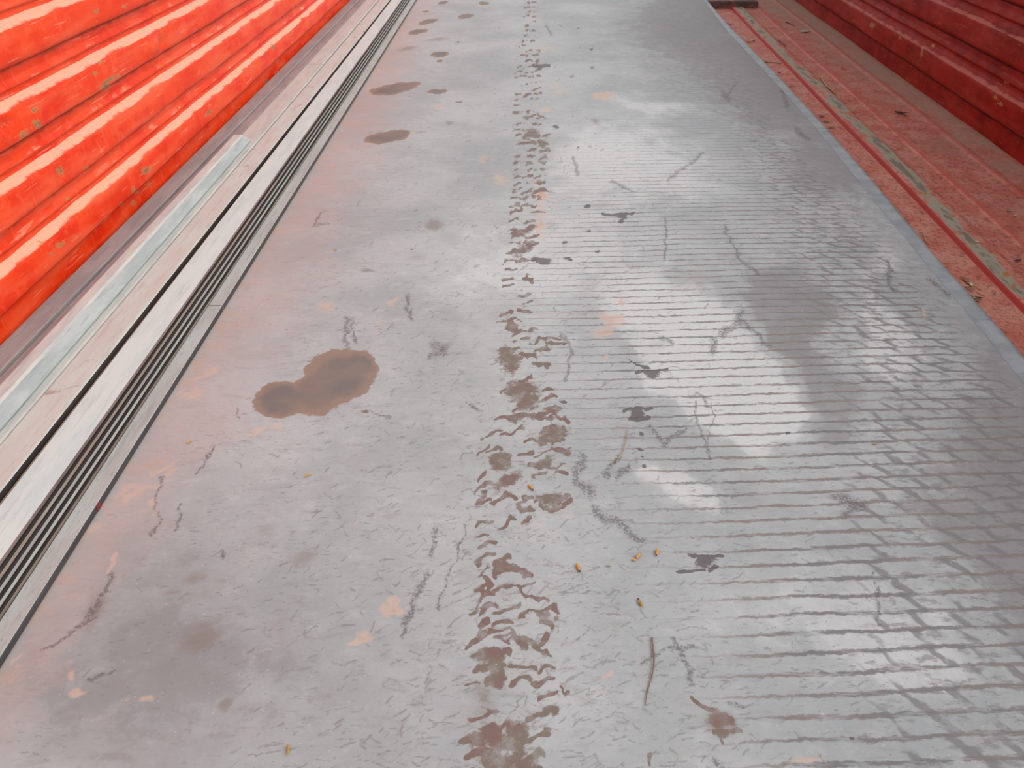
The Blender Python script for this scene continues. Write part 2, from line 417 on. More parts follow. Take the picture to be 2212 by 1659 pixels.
def plain(name, a, b, scale=60, rough=0.6, bump=0.2):
    M = Mat(name, rough=rough, spec=0.3)
    n = M.noise(scale, 4, 0.6)
    M.color(M.mix(M.ramp(n, 0.38, 0.62), a, b)); M.bump(n, bump, 0.001)
    return M.m
m_seed = plain('amber_seed', (0.78, 0.38, 0.09), (0.60, 0.25, 0.05), 260)
m_seed_y = plain('ochre_seed', (0.50, 0.33, 0.07), (0.35, 0.20, 0.04), 260)
m_seed_tip = plain('dark_seed_tip', (0.10, 0.05, 0.03), (0.16, 0.07, 0.04), 300)
m_husk = plain('tan_husk', (0.50, 0.36, 0.21), (0.33, 0.22, 0.12), 200)
m_chaff = plain('pale_chaff', (0.72, 0.63, 0.46), (0.60, 0.50, 0.36), 200)
m_twig = plain('brown_twig', (0.33, 0.20, 0.13), (0.22, 0.13, 0.09), 200)
m_straw = plain('straw', (0.55, 0.42, 0.22), (0.40, 0.28, 0.14), 150)
m_leaf_g = plain('pale_green_leaf', (0.60, 0.62, 0.46), (0.48, 0.52, 0.36), 120)
m_leaf_b = plain('dry_brown_leaf', (0.24, 0.12, 0.065), (0.42, 0.24, 0.13), 90)
m_leaf_d = plain('dark_dry_leaf', (0.045, 0.03, 0.03), (0.09, 0.055, 0.05), 90)
m_beam = None
def beam_mat():
    M = Mat('flaking_painted_timber', rough=0.65, spec=0.3)
    n = M.noise(1.0, 5, 0.65, vec=M.mapping(scale=(14, 60, 60)))
    c = M.mix(M.ramp(n, 0.4, 0.6), (0.10, 0.075, 0.07), (0.20, 0.11, 0.095))
    c = M.mix(M.ramp(M.noise(17, 4), 0.56, 0.63), c, (0.36, 0.06, 0.045))
    c = M.mix(M.ramp(M.noise(23, 4), 0.60, 0.68), c, (0.22, 0.24, 0.21))
    M.color(c); M.bump(n, 0.4, 0.002)
    return M.m
m_beam = beam_mat()
m_redspot = plain('red_paint_dab', (0.20, 0.03, 0.035), (0.26, 0.04, 0.04), 200)
m_tape = plain('brown_grime', (0.22, 0.18, 0.13), (0.30, 0.25, 0.18), 200)

# ================================================================== STRUCTURE
FLOOR_Z = -0.053
Y0, Y1 = -0.55, 6.3

# ---- floor with its low ribs
us = np.concatenate([np.linspace(-1.3, 0.84, 6), np.linspace(0.86, 1.50, 130)])
us = np.unique(np.concatenate([us, [1.005, 1.0065, 1.012, 1.0135, 1.147, 1.149, 1.150]]))
def floor_h(u):
    pts = [(-9, 0), (1.005, 0), (1.012, .010), (1.070, .010), (1.085, .004), (1.147, .004), (1.150, .0075), (1.165, .0075), (1.185, .005),
           (1.300, .005), (1.305, .0085), (1.318, .0085), (1.33, .005), (9, .005)]
    return np.interp(u, [p[0] for p in pts], [p[1] for p in pts])
ys = np.linspace(Y0, Y1, 520)
U, Y = np.meshgrid(us, ys)
Xf = U + SK * Y
Zf = FLOOR_Z + floor_h(U)
Zf = Zf + 0.0012 * np.sin(Y * 5.1 + U * 9) * (U > 0.9)
Pf = np.stack([Xf, Y, Zf], -1)
mef = grid_mesh(Pf)
fu, fy = U.reshape(-1), Y.reshape(-1)
set_attr(mef, 'riser', ((fu > 1.004) & (fu < 1.0128)).astype(float))
set_attr(mef, 'worn', np.where(fu > 1.0128, 1, 0) * (0.95 * np.exp(-((fu - 1.043 - 0.008 * np.sin(fy * 3)) / 0.030) ** 2) + 0.12 * np.exp(-((fu - 1.21) / 0.03) ** 2)) - 0.05)
set_attr(mef, 'dust', np.clip((fu - 1.05) / 0.36, 0, 1) * 0.75 + np.clip((fy - 1.8) / 3.2, 0, 1) * 0.40 - 0.08)
set_attr(mef, 'edge', np.exp(-((fu - 0.875) / 0.05) ** 2) * 0.8 * (fu < 1.0) + 0.50 * np.exp(-((fu - 0.992) / 0.012) ** 2) + 0.25 * np.exp(-((fu - 1.143) / 0.006) ** 2))
set_attr(mef, 'fresh', ((fu > 1.1495) & (fu < 1.167)) * 0.8 + ((fu > 1.302) & (fu < 1.32)) * 0.7)
link('floor', mef, mat_floor, kind='structure')

# ---- corrugated sides
def wall_profile(pitch, z_first, ztop, zbase, proud=0.024):
    """list of (z, depth towards the bed), from the bottom up"""
    key = [(-0.56, .004), (-0.54, .006), (-0.47, .022), (-0.44, .024), (-0.25, .0245), (-0.06, .024), (-0.02, .0225), (0.07, .008), (0.10, .0065),
           (0.16, .005), (0.175, .0055), (0.19, .0105), (0.235, .0105), (0.30, .0045), (0.33, .004), (0.43, .004)]
    P = [(zbase, .005)]
    k = 0
    while True:
        for f, d in key:
            z = z_first + (k + f) * pitch
            if z > zbase + 0.004 and z < ztop: P.append((z, d * proud / 0.024))
        k += 1
        if z_first + (k - 0.6) * pitch > ztop: break
    P.append((ztop, .005))
    # subdivide for the chips
    out = []
    for (a, b) in zip(P[:-1], P[1:]):
        n = max(1, int((b[0] - a[0]) / 0.006))
        for i in range(n): out.append((a[0] + (b[0] - a[0]) * i / n, a[1] + (b[1] - a[1]) * i / n))
    out.append(P[-1])
    return np.array(out)

def build_wall(name, side, prof, x_base, skew, mat, chips, dents, zf=0.14, pitch=0.1165, chalk_highlight_w=(0.060, 1.0, 0.035)):
    ys = np.linspace(Y0, Y1, 620)
    Zp, Yp = np.meshgrid(prof[:, 0], ys)
    D = np.tile(prof[:, 1], (len(ys), 1))
    D = D + 0.0012 * np.sin(Yp * 7.3 + Zp * 11) + 0.0008 * np.sin(Yp * 17 + Zp * 31)
    X = x_base + skew * Yp - side * D
    px, py, w = proj(np.stack([X, Yp, Zp], -1).reshape(-1, 3))
    for (cx, cy, rx, ry, amp) in dents:
        g = np.exp(-((px - cx) / rx) ** 2 - ((py - cy) / ry) ** 2) * (w > 0.1)
        X = X + side * amp * g.reshape(X.shape)
    inner = np.stack([X, Yp, Zp], -1)
    outer = inner.copy(); outer[..., 0] = X + side * 0.003
    # inner skin, then over the top lip, then down the outside
    P = np.concatenate([inner, outer[:, ::-1]], axis=1)
    me = grid_mesh(P, flip=(side < 0))
    f = np.zeros(P.shape[0] * P.shape[1])
    px, py, w = proj(P.reshape(-1, 3))
    px = np.where(w > 0.1, px, -9999)
    for ch in chips: ell(px, py, f, *ch)
    set_attr(me, 'chip', f)
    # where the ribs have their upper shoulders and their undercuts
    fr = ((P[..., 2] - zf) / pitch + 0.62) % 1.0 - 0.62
    sh = chalk_highlight_w[1] * np.exp(-((fr - chalk_highlight_w[2]) / chalk_highlight_w[0]) ** 4)
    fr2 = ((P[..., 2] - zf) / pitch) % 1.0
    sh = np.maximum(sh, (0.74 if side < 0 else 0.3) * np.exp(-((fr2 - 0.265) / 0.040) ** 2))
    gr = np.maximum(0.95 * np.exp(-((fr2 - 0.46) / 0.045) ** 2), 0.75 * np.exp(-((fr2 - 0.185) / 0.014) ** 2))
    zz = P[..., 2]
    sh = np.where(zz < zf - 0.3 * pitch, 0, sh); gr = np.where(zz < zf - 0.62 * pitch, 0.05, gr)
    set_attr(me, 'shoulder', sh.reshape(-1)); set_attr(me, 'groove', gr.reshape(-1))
    return link(name, me, mat, kind='structure')

prof_l = wall_profile(0.1165, 0.140, 0.80, FLOOR_Z + 0.003)
chips_l = [(240, 172, 30, 5, -27), (206, 158, 7, 6, -20), (228, 188, 12, 4, -30), (80, 268, 9, 12, -20), (52, 290, 14, 7, -35), (72, 238, 9, 6, 0), (316, 368, 13, 8, -35),
           (291, 412, 5, 10, -20), (240, 333, 9, 4, -35), (450, 243, 12, 3, -35), (570, 108, 8, 4, -35), (574, 176, 4, 5, 0), (207, 26, 7, 6, 0), (131, 372, 7, 14, 0),
           (130, 528, 12, 6, -30, .8), (110, 548, 7, 5, 0), (90, 520, 7, 8, 0), (266, 14, 5, 5, 0), (394, 189, 6, 3, 0, .7), (218, 134, 10, 3, -25), (186, 362, 6, 3, 0),
           (288, 438, 5, 5, 0), (262, 440, 4, 4, 0), (540, 130, 3, 7, 0), (590, 102, 3, 6, 0), (600, 132, 3, 3, 0), (320, 398, 5, 4, 0), (20, 262, 30, 3, -28, .6), (150, 430, 5, 3, 0)]
dents_l = [(330, 100, 13, 20, -0.012), (352, 96, 10, 16, 0.009), (12, 270, 24, 14, 0.008), (132, 378, 7, 20, 0.004), (470, 410, 10, 14, 0.003)]
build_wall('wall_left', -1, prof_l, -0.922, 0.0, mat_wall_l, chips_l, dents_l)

prof_r = wall_profile(0.158, 0.102, 0.80, FLOOR_Z + 0.003, 0.026)
chips_r = [(1884, 54, 7, 5, 20), (1992, 112, 2.5, 15, 8), (2150, 210, 6, 5, 0, .7), (2160, 225, 8, 5, 20, .7), (1905, 30, 4, 2, 30), (1945, 82, 8, 2, 35), (2016, 98, 4, 5, 0, .7), (2175, 178, 6, 2, 25, .8)]
build_wall('wall_right', 1, prof_r, 1.432, SK, mat_wall_r, chips_r, [(2150, 190, 14, 8, 0.004)], zf=0.102, pitch=0.158, chalk_highlight_w=(0.030, 0.85, 0.0))

# ================================================================== SHEETS
SX_R, SX_L = 0.858, -0.880          # edges of the top sheet at Y = 0
# rows follow depth so that near rows lie closer together
pys = np.concatenate([np.linspace(1720, -90, 520)])
rowsY = np.array([back(1130, p, 0)[1] for p in pys])
rowsY = np.concatenate([np.linspace(-0.45, rowsY[0] - 0.03, 14), rowsY])
rowsY = rowsY[rowsY < 5.75]
cols = np.linspace(0, 1, 1000)
CU, RY = np.meshgrid(cols, rowsY)
# the right edges are not quite straight: measured points of the rims
def rim(pts, z):
    q = sorted((float(back(a, b, z)[1]), float(back(a, b, z)[0])) for a, b in pts)
    ysq = np.array([v[0] for v in q]); xsq = np.array([v[1] for v in q]) - SK * ysq
    xs2 = np.convolve(np.pad(xsq, 1, 'edge'), [0.25, 0.5, 0.25], 'valid')
    return ysq, xs2
RIM_TOP = rim([(1530, 12), (1545, 35), (1573, 73), (1612.6, 108), (1686, 190), (1760, 275), (1829, 362), (1898, 448), (1945, 500), (1988, 550), (2034, 611), (2081, 663), (2123, 712), (2212, 830)], -0.003)
RIM_LOW = rim([(1531, 5), (1541, 18), (1560, 39), (1581, 64), (1599, 76), (1634, 117), (1676, 153), (1736, 225), (1794, 289), (1887, 389), (1974, 500), (2020, 550), (2072, 607), (2113, 653), (2170, 717), (2212, 767)], -0.008)
edge_off = np.interp(rowsY, [-1, 0.9, 1.1, 1.6, 1.9, 3.3, 4.5, 6], [-0.004, -0.004, 0.0, 0.004, 0.012, 0.004, 0.006, 0.006])
XR = (np.interp(rowsY, *RIM_TOP) + SK * rowsY)[:, None] + 0 * RY
XL = SX_L + SK * RY
XS = XL + (XR - XL) * CU
lift = 0.0016 * np.sin(RY * 3.1 + 0.5) * np.clip((XS - 0.45) / 0.5, 0, 1) + 0.0009 * np.sin(XS * 9 + RY * 2.3)
lift -= 0.003 * np.clip((XS - XR + 0.10) / 0.10, 0, 1) ** 2
for (cx, cy, r, a) in [(2120, 722, 0.022, 0.0035), (2085, 660, 0.02, 0.002), (2000, 610, 0.03, -0.002)]:
    b_ = back(cx, cy, 0)
    lift += a * np.exp(-((XS - b_[0]) ** 2 + (RY - b_[1]) ** 2) / r ** 2)
ZS = 0.0 + lift * np.clip((XS + 0.56) / 0.12, 0, 1)
PS = np.stack([XS, RY, ZS], -1)
me = grid_mesh(PS)
px, py, w = proj(PS.reshape(-1, 3))
ok = w > 0.05
px = np.where(ok, px, -9999); py = np.where(ok, py, 9999)
N = len(px)
NCOL = PS.shape[1]
ROWS = np.median(py.reshape(PS.shape[:2]), axis=1)
wx, wy = PS[..., 0].reshape(-1), PS[..., 1].reshape(-1)
_tab = np.random.default_rng(3).random((256, 256))
def vnoise(x, y, sc, k=0):
    x = x * sc + 31.7 * k + 500; y = y * sc + 17.3 * k + 500
    xi = np.floor(x).astype(int); yi = np.floor(y).astype(int)
    fx, fy_ = x - xi, y - yi
    fx = fx * fx * (3 - 2 * fx); fy_ = fy_ * fy_ * (3 - 2 * fy_)
    t = lambda a, b: _tab[(a + 7 * k) % 256, (b + 13 * k) % 256]
    return (t(xi, yi) * (1 - fx) + t(xi + 1, yi) * fx) * (1 - fy_) + (t(xi, yi + 1) * (1 - fx) + t(xi + 1, yi + 1) * fx) * fy_ - 0.5
px0, py0 = px, py
per = np.clip((py0 + 367) / 1500, 0.2, 1.4)
def warp(a, k=0):
    qx = vnoise(wx, wy, 45, k) * 14 + vnoise(wx, wy, 110, k + 1) * 8
    qy = vnoise(wx, wy, 45, k + 2) * 9 + vnoise(wx, wy, 110, k + 3) * 5
    return px0 + a * per * qx, py0 + a * per * qy
px, py = warp(1.0)
stain = np.zeros(N); dark = np.zeros(N); scuff = np.zeros(N); tread = np.zeros(N); rust = np.zeros(N); faint = np.zeros(N)

# drops of oil along the left
for s_ in [(735, 812, 80, 58, -8), (690, 845, 70, 48, -25), (608, 864, 62, 40, -8), (770, 790, 44, 36, 0), (788, 888, 9, 4, 0),
          (850, 192, 52, 12, -9), (885, 184, 24, 7, -10), (835, 296, 50, 13, -8), (860, 289, 26, 8, -8), (944, 198, 24, 5, -3),
          (950, 117, 21, 6, -3), (948, 131, 9, 2.5, 0), (903, 69, 22, 6, -10), (925, 47, 24, 5, -12), (1006, 35, 20, 5, -6), (958, 6, 13, 3.5, -8), (1046, 7, 13, 4, 0), (918, 24, 8, 1.5, 0), (991, 221, 11, 2, 2)]:
    ell(px, py, stain, *s_)
for s_ in [(430, 1385, 60, 30, -25), (440, 1350, 70, 20, -20, .6), (650, 1205, 60, 26, -20, .7), (420, 1250, 40, 18, -20, .7), (370, 1275, 30, 10, -10, .6), (935, 485, 26, 14, 0, .9), (905, 555, 40, 22, 0, .5),
          (795, 586, 17, 5, 5, 1.2), (972, 265, 14, 5, 0, .9), (905, 285, 16, 6, 0, .8), (945, 85, 30, 6, -8, .8), (880, 105, 30, 6, -10, .8), (490, 1522, 22, 14, -40), (960, 750, 20, 12, -20, 1.0), (940, 760, 14, 18, 0, .7),
          (250, 1640, 80, 20, 0, .5), (570, 1150, 50, 20, 0, .4), (1285, 262, 14, 7, 20, .9), (1235, 165, 6, 4, 0, 1), (1050, 345, 25, 12, 0, .5), (1270, 1610, 60, 20, 0, .4),
          (200, 1320, 30, 60, 25, .7), (350, 1400, 30, 14, 0, .4), (1555, 1565, 44, 34, 10, .9), (1050, 1500, 50, 60, 0, .7)]:
    ell(px, py, faint, *s_)
# dark splats
for s_ in [(1343, 466, 15, 8, 5), (1340, 479, 6, 4, 0), (1382, 892, 19, 17, 0), (1410, 806, 19, 12, 5), (1180, 563, 16, 9, 0), (1225, 560, 14, 4, 5), (1168, 143, 13, 5, 0), (1165, 150, 6, 3, 0),
          (1200, 274, 9, 4, 0), (1268, 445, 10, 4, -10), (1217, 866, 9, 5, 0), (1390, 937, 9, 6, 0, .8), (1380, 968, 14, 4, 0, .8), (1386, 984, 5, 4, 0, .8), (1393, 1007, 8, 6, 0, .8), (1222, 523, 10, 6, 0, .7),
          (1525, 1210, 26, 18, 5, .85), (1500, 1200, 12, 7, 0, .8), (1545, 1228, 14, 6, 0, .8), (1277, 107, 4, 2.5, 0), (1250, 62, 6, 2, 0), (1278, 146, 8, 2, 0), (988, 91, 6, 2, 0), (1705, 936, 5, 4, 0), (890, 540, 4, 2, -20),
          (1290, 543, 8, 4, 0, .8), (1272, 498, 6, 3, 0), (1355, 508, 3, 2, 0), (1250, 320, 5, 3, 0, .8), (1838, 1598, 7, 6, 0)]:
    ell(px, py, dark, *s_)
for p_, w_ in [([(1303, 462), (1320, 465), (1340, 463), (1368, 461)], 3.5), ([(1348, 884), (1375, 880), (1412, 880)], 4), ([(1365, 903), (1395, 905), (1408, 900)], 4.5), ([(1374, 806), (1400, 801), (1444, 799)], 3.5),
               ([(1470, 1236), (1500, 1234), (1530, 1228)], 3), ([(1500, 1196), (1530, 1200), (1560, 1201)], 3), ([(1150, 562), (1180, 558)], 3), ([(1363, 776), (1375, 786), (1405, 792)], 3), ([(1152, 142), (1188, 141)], 2)]:
    line(px, py, dark, p_, w_, .95)
# scuffs
px, py = warp(1.2, 5)
for p_, w_ in [([(1210, 722), (1226, 735), (1231, 770), (1222, 818)], 7), ([(1500, 868), (1512, 925), (1535, 995)], 5), ([(1508, 845), (1530, 880)], 6), ([(1540, 870), (1535, 920), (1530, 960)], 3), ([(1600, 690), (1630, 722), (1662, 752)], 7),
               ([(1598, 676), (1590, 700), (1560, 722)], 11), ([(1538, 735), (1542, 760)], 12), ([(1430, 730), (1450, 745)], 8), ([(945, 1140), (935, 1200)], 9), ([(925, 1235), (895, 1290), (868, 1375)], 10), ([(1003, 1130), (985, 1210), (945, 1320)], 4),
               ([(480, 1190), (492, 1206)], 6), ([(235, 1450), (190, 1475)], 6), ([(212, 1330), (150, 1372), (88, 1402)], 6), ([(240, 1240), (215, 1300), (180, 1350)], 9), ([(348, 1030), (338, 1080), (340, 1130), (328, 1155)], 5), ([(395, 1090), (377, 1150)], 5), ([(460, 965), (425, 1025)], 5),
               ([(702, 455), (676, 486)], 4), ([(680, 485), (712, 482)], 4), ([(800, 888), (845, 903)], 3), ([(750, 690), (745, 745)], 9), ([(760, 690), (765, 740)], 5), ([(940, 745), (960, 760)], 14), ([(930, 770), (950, 760)], 10),
               ([(1400, 925), (1440, 960), (1480, 925)], 9), ([(1440, 390), (1520, 330)], 5), ([(1180, 55), (1190, 75)], 5), ([(1200, 50), (1220, 60)], 3), ([(1560, 200), (1575, 215)], 8), ([(1590, 180), (1565, 212)], 5), ([(1255, 985), (1240, 1040), (1280, 1065)], 14),
               ([(1240, 340), (1250, 380)], 5), ([(1320, 392), (1370, 415)], 5), ([(1440, 470), (1435, 560)], 5), ([(1565, 490), (1600, 560), (1640, 590)], 5), ([(1385, 1440), (1440, 1400), (1500, 1400)], 6), ([(1455, 1385), (1480, 1430), (1500, 1480)], 12),
               ([(1800, 1075), (1860, 1095), (1830, 1110)], 14), ([(1890, 1240), (1900, 1300), (1905, 1350)], 6), ([(1010, 870), (1040, 890)], 5), ([(880, 640), (885, 690)], 9), ([(1920, 560), (1925, 630)], 7), ([(1360, 1010), (1330, 1030)], 8), ([(1305, 1030), (1335, 990)], 9), ([(2010, 600), (2050, 640)], 8), ([(510, 885), (515, 905)], 4),
               ([(1390, 1170), (1320, 1120), (1280, 1100)], 12), ([(1570, 1515), (1610, 1530)], 7), ([(1720, 280), (1745, 300)], 9), ([(1690, 195), (1700, 230)], 8), ([(1540, 1640), (1570, 1659)], 6)]:
    line(px, py, scuff, p_, w_, 1.0)
px, py = warp(1.7, 9)
# column of tyre prints: centre line and width by picture height
trk = np.array([(0, 1146, 14), (60, 1146, 18), (150, 1140, 28), (230, 1140, 34), (300, 1152, 40), (400, 1140, 38), (480, 1130, 34), (560, 1128, 40), (620, 1118, 34), (690, 1110, 44), (760, 1130, 62), (850, 1140, 60),
                (930, 1150, 88), (1000, 1130, 96), (1080, 1130, 104), (1130, 1090, 70), (1200, 1070, 40), (1300, 1110, 88), (1400, 1115, 90), (1480, 1100, 95), (1560, 1105, 95), (1660, 1090, 100)], float)
rr = random.Random(11)
ex_ = lambda y: 911 - 0.627 * y
yv = 6.0
while yv < 1680:
    cx, hw = np.interp(yv, trk[:, 0], trk[:, 1]), np.interp(yv, trk[:, 0], trk[:, 2])
    k = (yv + 367) / 2000.0                     # picture size of one metre here, relative
    n = max(2, int(hw * 2 / (46 * k + 4)))
    for i in range(n):
        if rr.random() < 0.26: continue
        x = cx - hw + (i + 0.5) * 2 * hw / n + rr.uniform(-6, 6) * k
        y_ = yv + rr.uniform(-5, 5) * k
        L = rr.uniform(18, 34) * k; H = L * rr.uniform(0.28, 0.55) * (0.55 + 0.6 * k)
        w_ = rr.uniform(4.0, 8.5) * k + 0.6
        sgn = 1 if (i < n * 0.45) else rr.choice((-1, 1, 1))
        pts = [(x - L * 0.9, y_ + H * 0.9 * sgn), (x - L * 0.2, y_ + H * 0.15 * sgn), (x + L * 0.35, y_ - H * 0.55), (x + L * 0.9, y_ - H * 0.3 * sgn)]
        line(px, py, tread, pts, w_, rr.uniform(0.72, 1.05))
        if rr.random() < 0.35: ell(px, py, tread, x + rr.uniform(-8, 8) * k, y_, L * 0.7, H * 0.8, rr.uniform(-30, 10), .85)
    yv += 30 * k + 4
for s_ in [(1097, 778, 26, 34, 0), (1125, 846, 36, 22, -10), (1140, 868, 22, 26, -5), (1105, 705, 12, 16, -30, .9), (1195, 940, 46, 20, -10, .75), (1085, 1000, 28, 20, -30, .9), (1100, 1040, 40, 18, -25, .8), (1185, 1075, 32, 18, -10, .8), (1180, 1000, 24, 12, -20, .7),
          (1062, 1420, 32, 20, 0), (1075, 1460, 22, 26, 0, .95), (1055, 1590, 34, 36, 0, .95), (1120, 1600, 26, 58, 0, .9), (1105, 1645, 62, 24, 0, 1.1), (1185, 1580, 12, 14, 0, .8), (1558, 1558, 30, 22, 20, .9), (1566, 1586, 28, 14, 0, .85),
          (1150, 290, 22, 10, -20, .9), (1172, 310, 14, 10, 0, .9), (1130, 500, 24, 9, -20, .8), (1130, 540, 26, 11, -20, .85), (1175, 895, 34, 6, -5, .8), (1062, 1370, 10, 10, 0, .8), (1200, 1330, 9, 12, -30, .9), (1165, 1330, 22, 16, 30, .7), (1160, 1390, 14, 12, 0, .8)]:
    ell(px, py, tread, *s_)
for p_, w_ in [([(1500, 1512), (1530, 1530), (1550, 1545)], 4), ([(1540, 1582), (1600, 1582)], 5), ([(1555, 1600), (1562, 1612)], 5), ([(1395, 1632), (1405, 1655)], 6), ([(1100, 900), (1170, 895)], 4), ([(1180, 1100), (1240, 1085)], 6), ([(1130, 600), (1148, 610)], 5), ([(1175, 735), (1210, 728)], 4), ([(1180, 742), (1222, 745)], 4),
               ([(1010, 1325), (1030, 1305), (1035, 1295)], 5), ([(1012, 1392), (1032, 1370), (1045, 1366)], 6), ([(1026, 1085), (1040, 1072), (1047, 1062)], 5), ([(1035, 1038), (1048, 1022)], 4), ([(1048, 948), (1066, 935)], 5), ([(1030, 985), (1052, 965)], 3.5), ([(1073, 1250), (1090, 1215), (1085, 1240), (1110, 1232)], 5), ([(1035, 1270), (1055, 1285), (1065, 1265), (1050, 1245)], 5),
               ([(1075, 1385), (1100, 1392), (1118, 1370), (1100, 1358), (1075, 1370)], 4), ([(1075, 1330), (1105, 1312), (1115, 1298)], 6), ([(1118, 1262), (1138, 1285)], 5), ([(1152, 1390), (1180, 1385), (1190, 1375)], 6), ([(1208, 1490), (1225, 1508), (1240, 1500)], 5)]:
    line(px, py, tread, p_, w_, 1.0)
# small pressed crescents and ticks over the middle of the sheet
tick = np.zeros(N)
px, py = warp(0.8, 30)
tr_ = random.Random(21)
for _ in range(3200):
    y_ = tr_.uniform(0, 1) ** 0.75 * 1690 - 10
    cxx = np.interp(y_, [0, 400, 800, 1200, 1660], [1180, 1120, 1130, 1120, 1150])
    x = cxx + tr_.gauss(0, 1) * np.interp(y_, [0, 500, 1000, 1660], [150, 260, 300, 330])
    if x < ex_(y_) + 50: continue
    k = (y_ + 367) / 2000.0
    L = tr_.uniform(7, 20) * k; a = tr_.gauss(-0.55, 0.35) if tr_.random() < 0.75 else tr_.uniform(0.2, 1.2)
    c_, s2_ = math.cos(a), math.sin(a) * 0.75; b = tr_.uniform(-0.35, 0.35) * L
    line(px, py, tick, [(x - L * c_, y_ - L * s2_), (x + b * s2_, y_ + b * c_ * .5), (x + L * c_, y_ + L * s2_)], tr_.uniform(1.6, 3.4) * k + 0.7, tr_.uniform(.5, 1.0))
# rust and peach patches
px, py = warp(2.6, 12)
for s_ in [(1300, 206, 28, 9, -5, 1.1), (1180, 105, 26, 5, 0, .9), (1322, 690, 30, 24, -40, .9), (1300, 715, 22, 12, -10, 1.0), (1302, 772, 10, 16, 0, .7), (1340, 655, 12, 8, 0, .9), (1171, 480, 9, 52, 2, 1.0), (1168, 420, 14, 14, 0, 1.4), (1180, 238, 18, 5, -8, 1.0), (1080, 386, 24, 16, 10, .7), (1040, 342, 14, 8, 0, .8),
          (1205, 195, 26, 26, 0, .5), (850, 655, 14, 14, -20, .7), (815, 708, 20, 18, 0, .55), (700, 660, 22, 16, 0, .8), (835, 1308, 34, 16, -30, 1.0), (775, 1372, 30, 14, -15, .95), (1297, 1460, 9, 7, 0, .9), (1350, 1500, 30, 20, 0, .4), (350, 1012, 38, 10, -25, .9), (290, 1062, 55, 16, -20, .85), (330, 1090, 20, 16, -40, .8),
          (560, 930, 34, 10, -15, .8), (590, 925, 20, 10, 10, .6), (760, 1130, 18, 6, -10, .6), (945, 232, 14, 6, 0, .8), (1150, 30, 14, 26, 0, .5), (1210, 25, 20, 8, 0, .4), (440, 810, 40, 12, -20, .8), (410, 850, 24, 10, -20, .9), (250, 1215, 14, 26, 20, 1.0), (200, 1140, 30, 10, -20, .8), (45, 1420, 16, 6, -40, 1.1), (160, 1450, 12, 14, 0, .9), (180, 1495, 16, 14, 0, .9),
          (1260, 1505, 12, 12, 0, .5), (1745, 1630, 50, 8, 0, .8), (690, 560, 14, 10, 0, .5), (1990, 680, 14, 6, 40, .6), (300, 1510, 14, 14, 0, .7), (1165, 395, 16, 6, 0, .9), (950, 230, 12, 6, 0, .8), (1430, 60, 60, 18, 0, .3)]:
    ell(px, py, rust, *s_)
# pink bloom beside the bars
ex = 911 - 0.627 * py
wid = np.interp(py, [0, 200, 400, 700, 1000, 1300, 1650], [60, 130, 190, 250, 260, 210, 200])
pink = np.clip(1.15 - (px - ex) / wid, 0, 1.2) * np.where(px > ex - 60, 1, 0)
pink = pink * np.interp(py, [0, 60, 300, 1500, 1700], [0.75, 0.95, 0.85, 0.85, 0.7])
pink += 0.35 * soft(px, py, 1480, 590, 120, 90) + 0.3 * soft(px, py, 1420, 150, 120, 60) + 0.25 * soft(px, py, 1300, 1080, 70, 60) + 0.25 * soft(px, py, 1560, 950, 80, 60) + .2 * soft(px, py, 1180, 1450, 120, 60)
# burnished (+) and dull (-) zones; the near-left one paints a vignette
px = px0 + per * (vnoise(wx, wy, 9, 20) * 130 + vnoise(wx, wy, 28, 21) * 60 + vnoise(wx, wy, 90, 22) * 22)
py = py0 + per * (vnoise(wx, wy, 9, 23) * 80 + vnoise(wx, wy, 28, 24) * 40 + vnoise(wx, wy, 90, 25) * 14)
tone = (0.95 * soft(px, py, 1480, 690, 130, 90, 20, 4) + 0.95 * soft(px, py, 1560, 830, 150, 85, 20, 4) + 0.9 * soft(px, py, 1650, 905, 70, 60, 30, 4) + 0.55 * soft(px, py, 1300, 560, 260, 180)
        + 0.8 * soft(px, py, 1470, 1060, 90, 50, 0, 4) + 0.8 * soft(px, py, 1930, 730, 50, 110, -20, 4) + 0.7 * soft(px, py, 1900, 560, 60, 60, 0, 4) + 0.55 * soft(px, py, 1700, 1330, 300, 160) + 0.55 * soft(px, py, 1980, 1420, 200, 180)
        + 0.75 * soft(px, py, 1330, 330, 160, 90) + 0.5 * soft(px, py, 1420, 225, 110, 25, 10, 4) + 0.4 * soft(px, py, 1050, 560, 180, 120) + 0.35 * soft(px, py, 1100, 900, 200, 200) + 0.5 * soft(px, py, 1560, 400, 130, 80) + 0.35 * soft(px, py, 1250, 1150, 260, 120) + .5 * soft(px, py, 1700, 470, 120, 50)
        - 0.75 * soft(px, py, 1720, 690, 95, 120, -30, 4) - 0.5 * soft(px, py, 1800, 880, 110, 100, 20, 4) - 0.85 * soft(px, py, 1560, 60, 230, 90) - 0.6 * soft(px, py, 1640, 200, 120, 80) - 0.55 * soft(px, py, 1740, 400, 130, 120)
        - 0.45 * soft(px, py, 2130, 1100, 200, 260) - 0.5 * soft(px, py, 2180, 1250, 110, 500) - 0.5 * soft(px, py, 350, 1450, 480, 330) - .35 * soft(px, py, 1500, 480, 90, 60) - .4 * soft(px, py, 1600, 1050, 100, 50))
px, py = px0, py0
dx_r = px - (1530 + 0.852 * py)                      # distance from the right edge in the picture
tone -= 0.2 * np.exp(-(dx_r / 110) ** 2)
sx = np.interp(py, [0, 150, 300, 500, 700, 900, 1100, 1300, 1500, 1660], [1320, 1250, 1180, 1050, 1050, 1130, 1290, 1420, 1480, 1520])
stripe = np.clip((px - sx + 60) / 330, 0, 1) ** 0.8
stripe *= np.clip((-dx_r - 25) / 110, 0.1, 1)
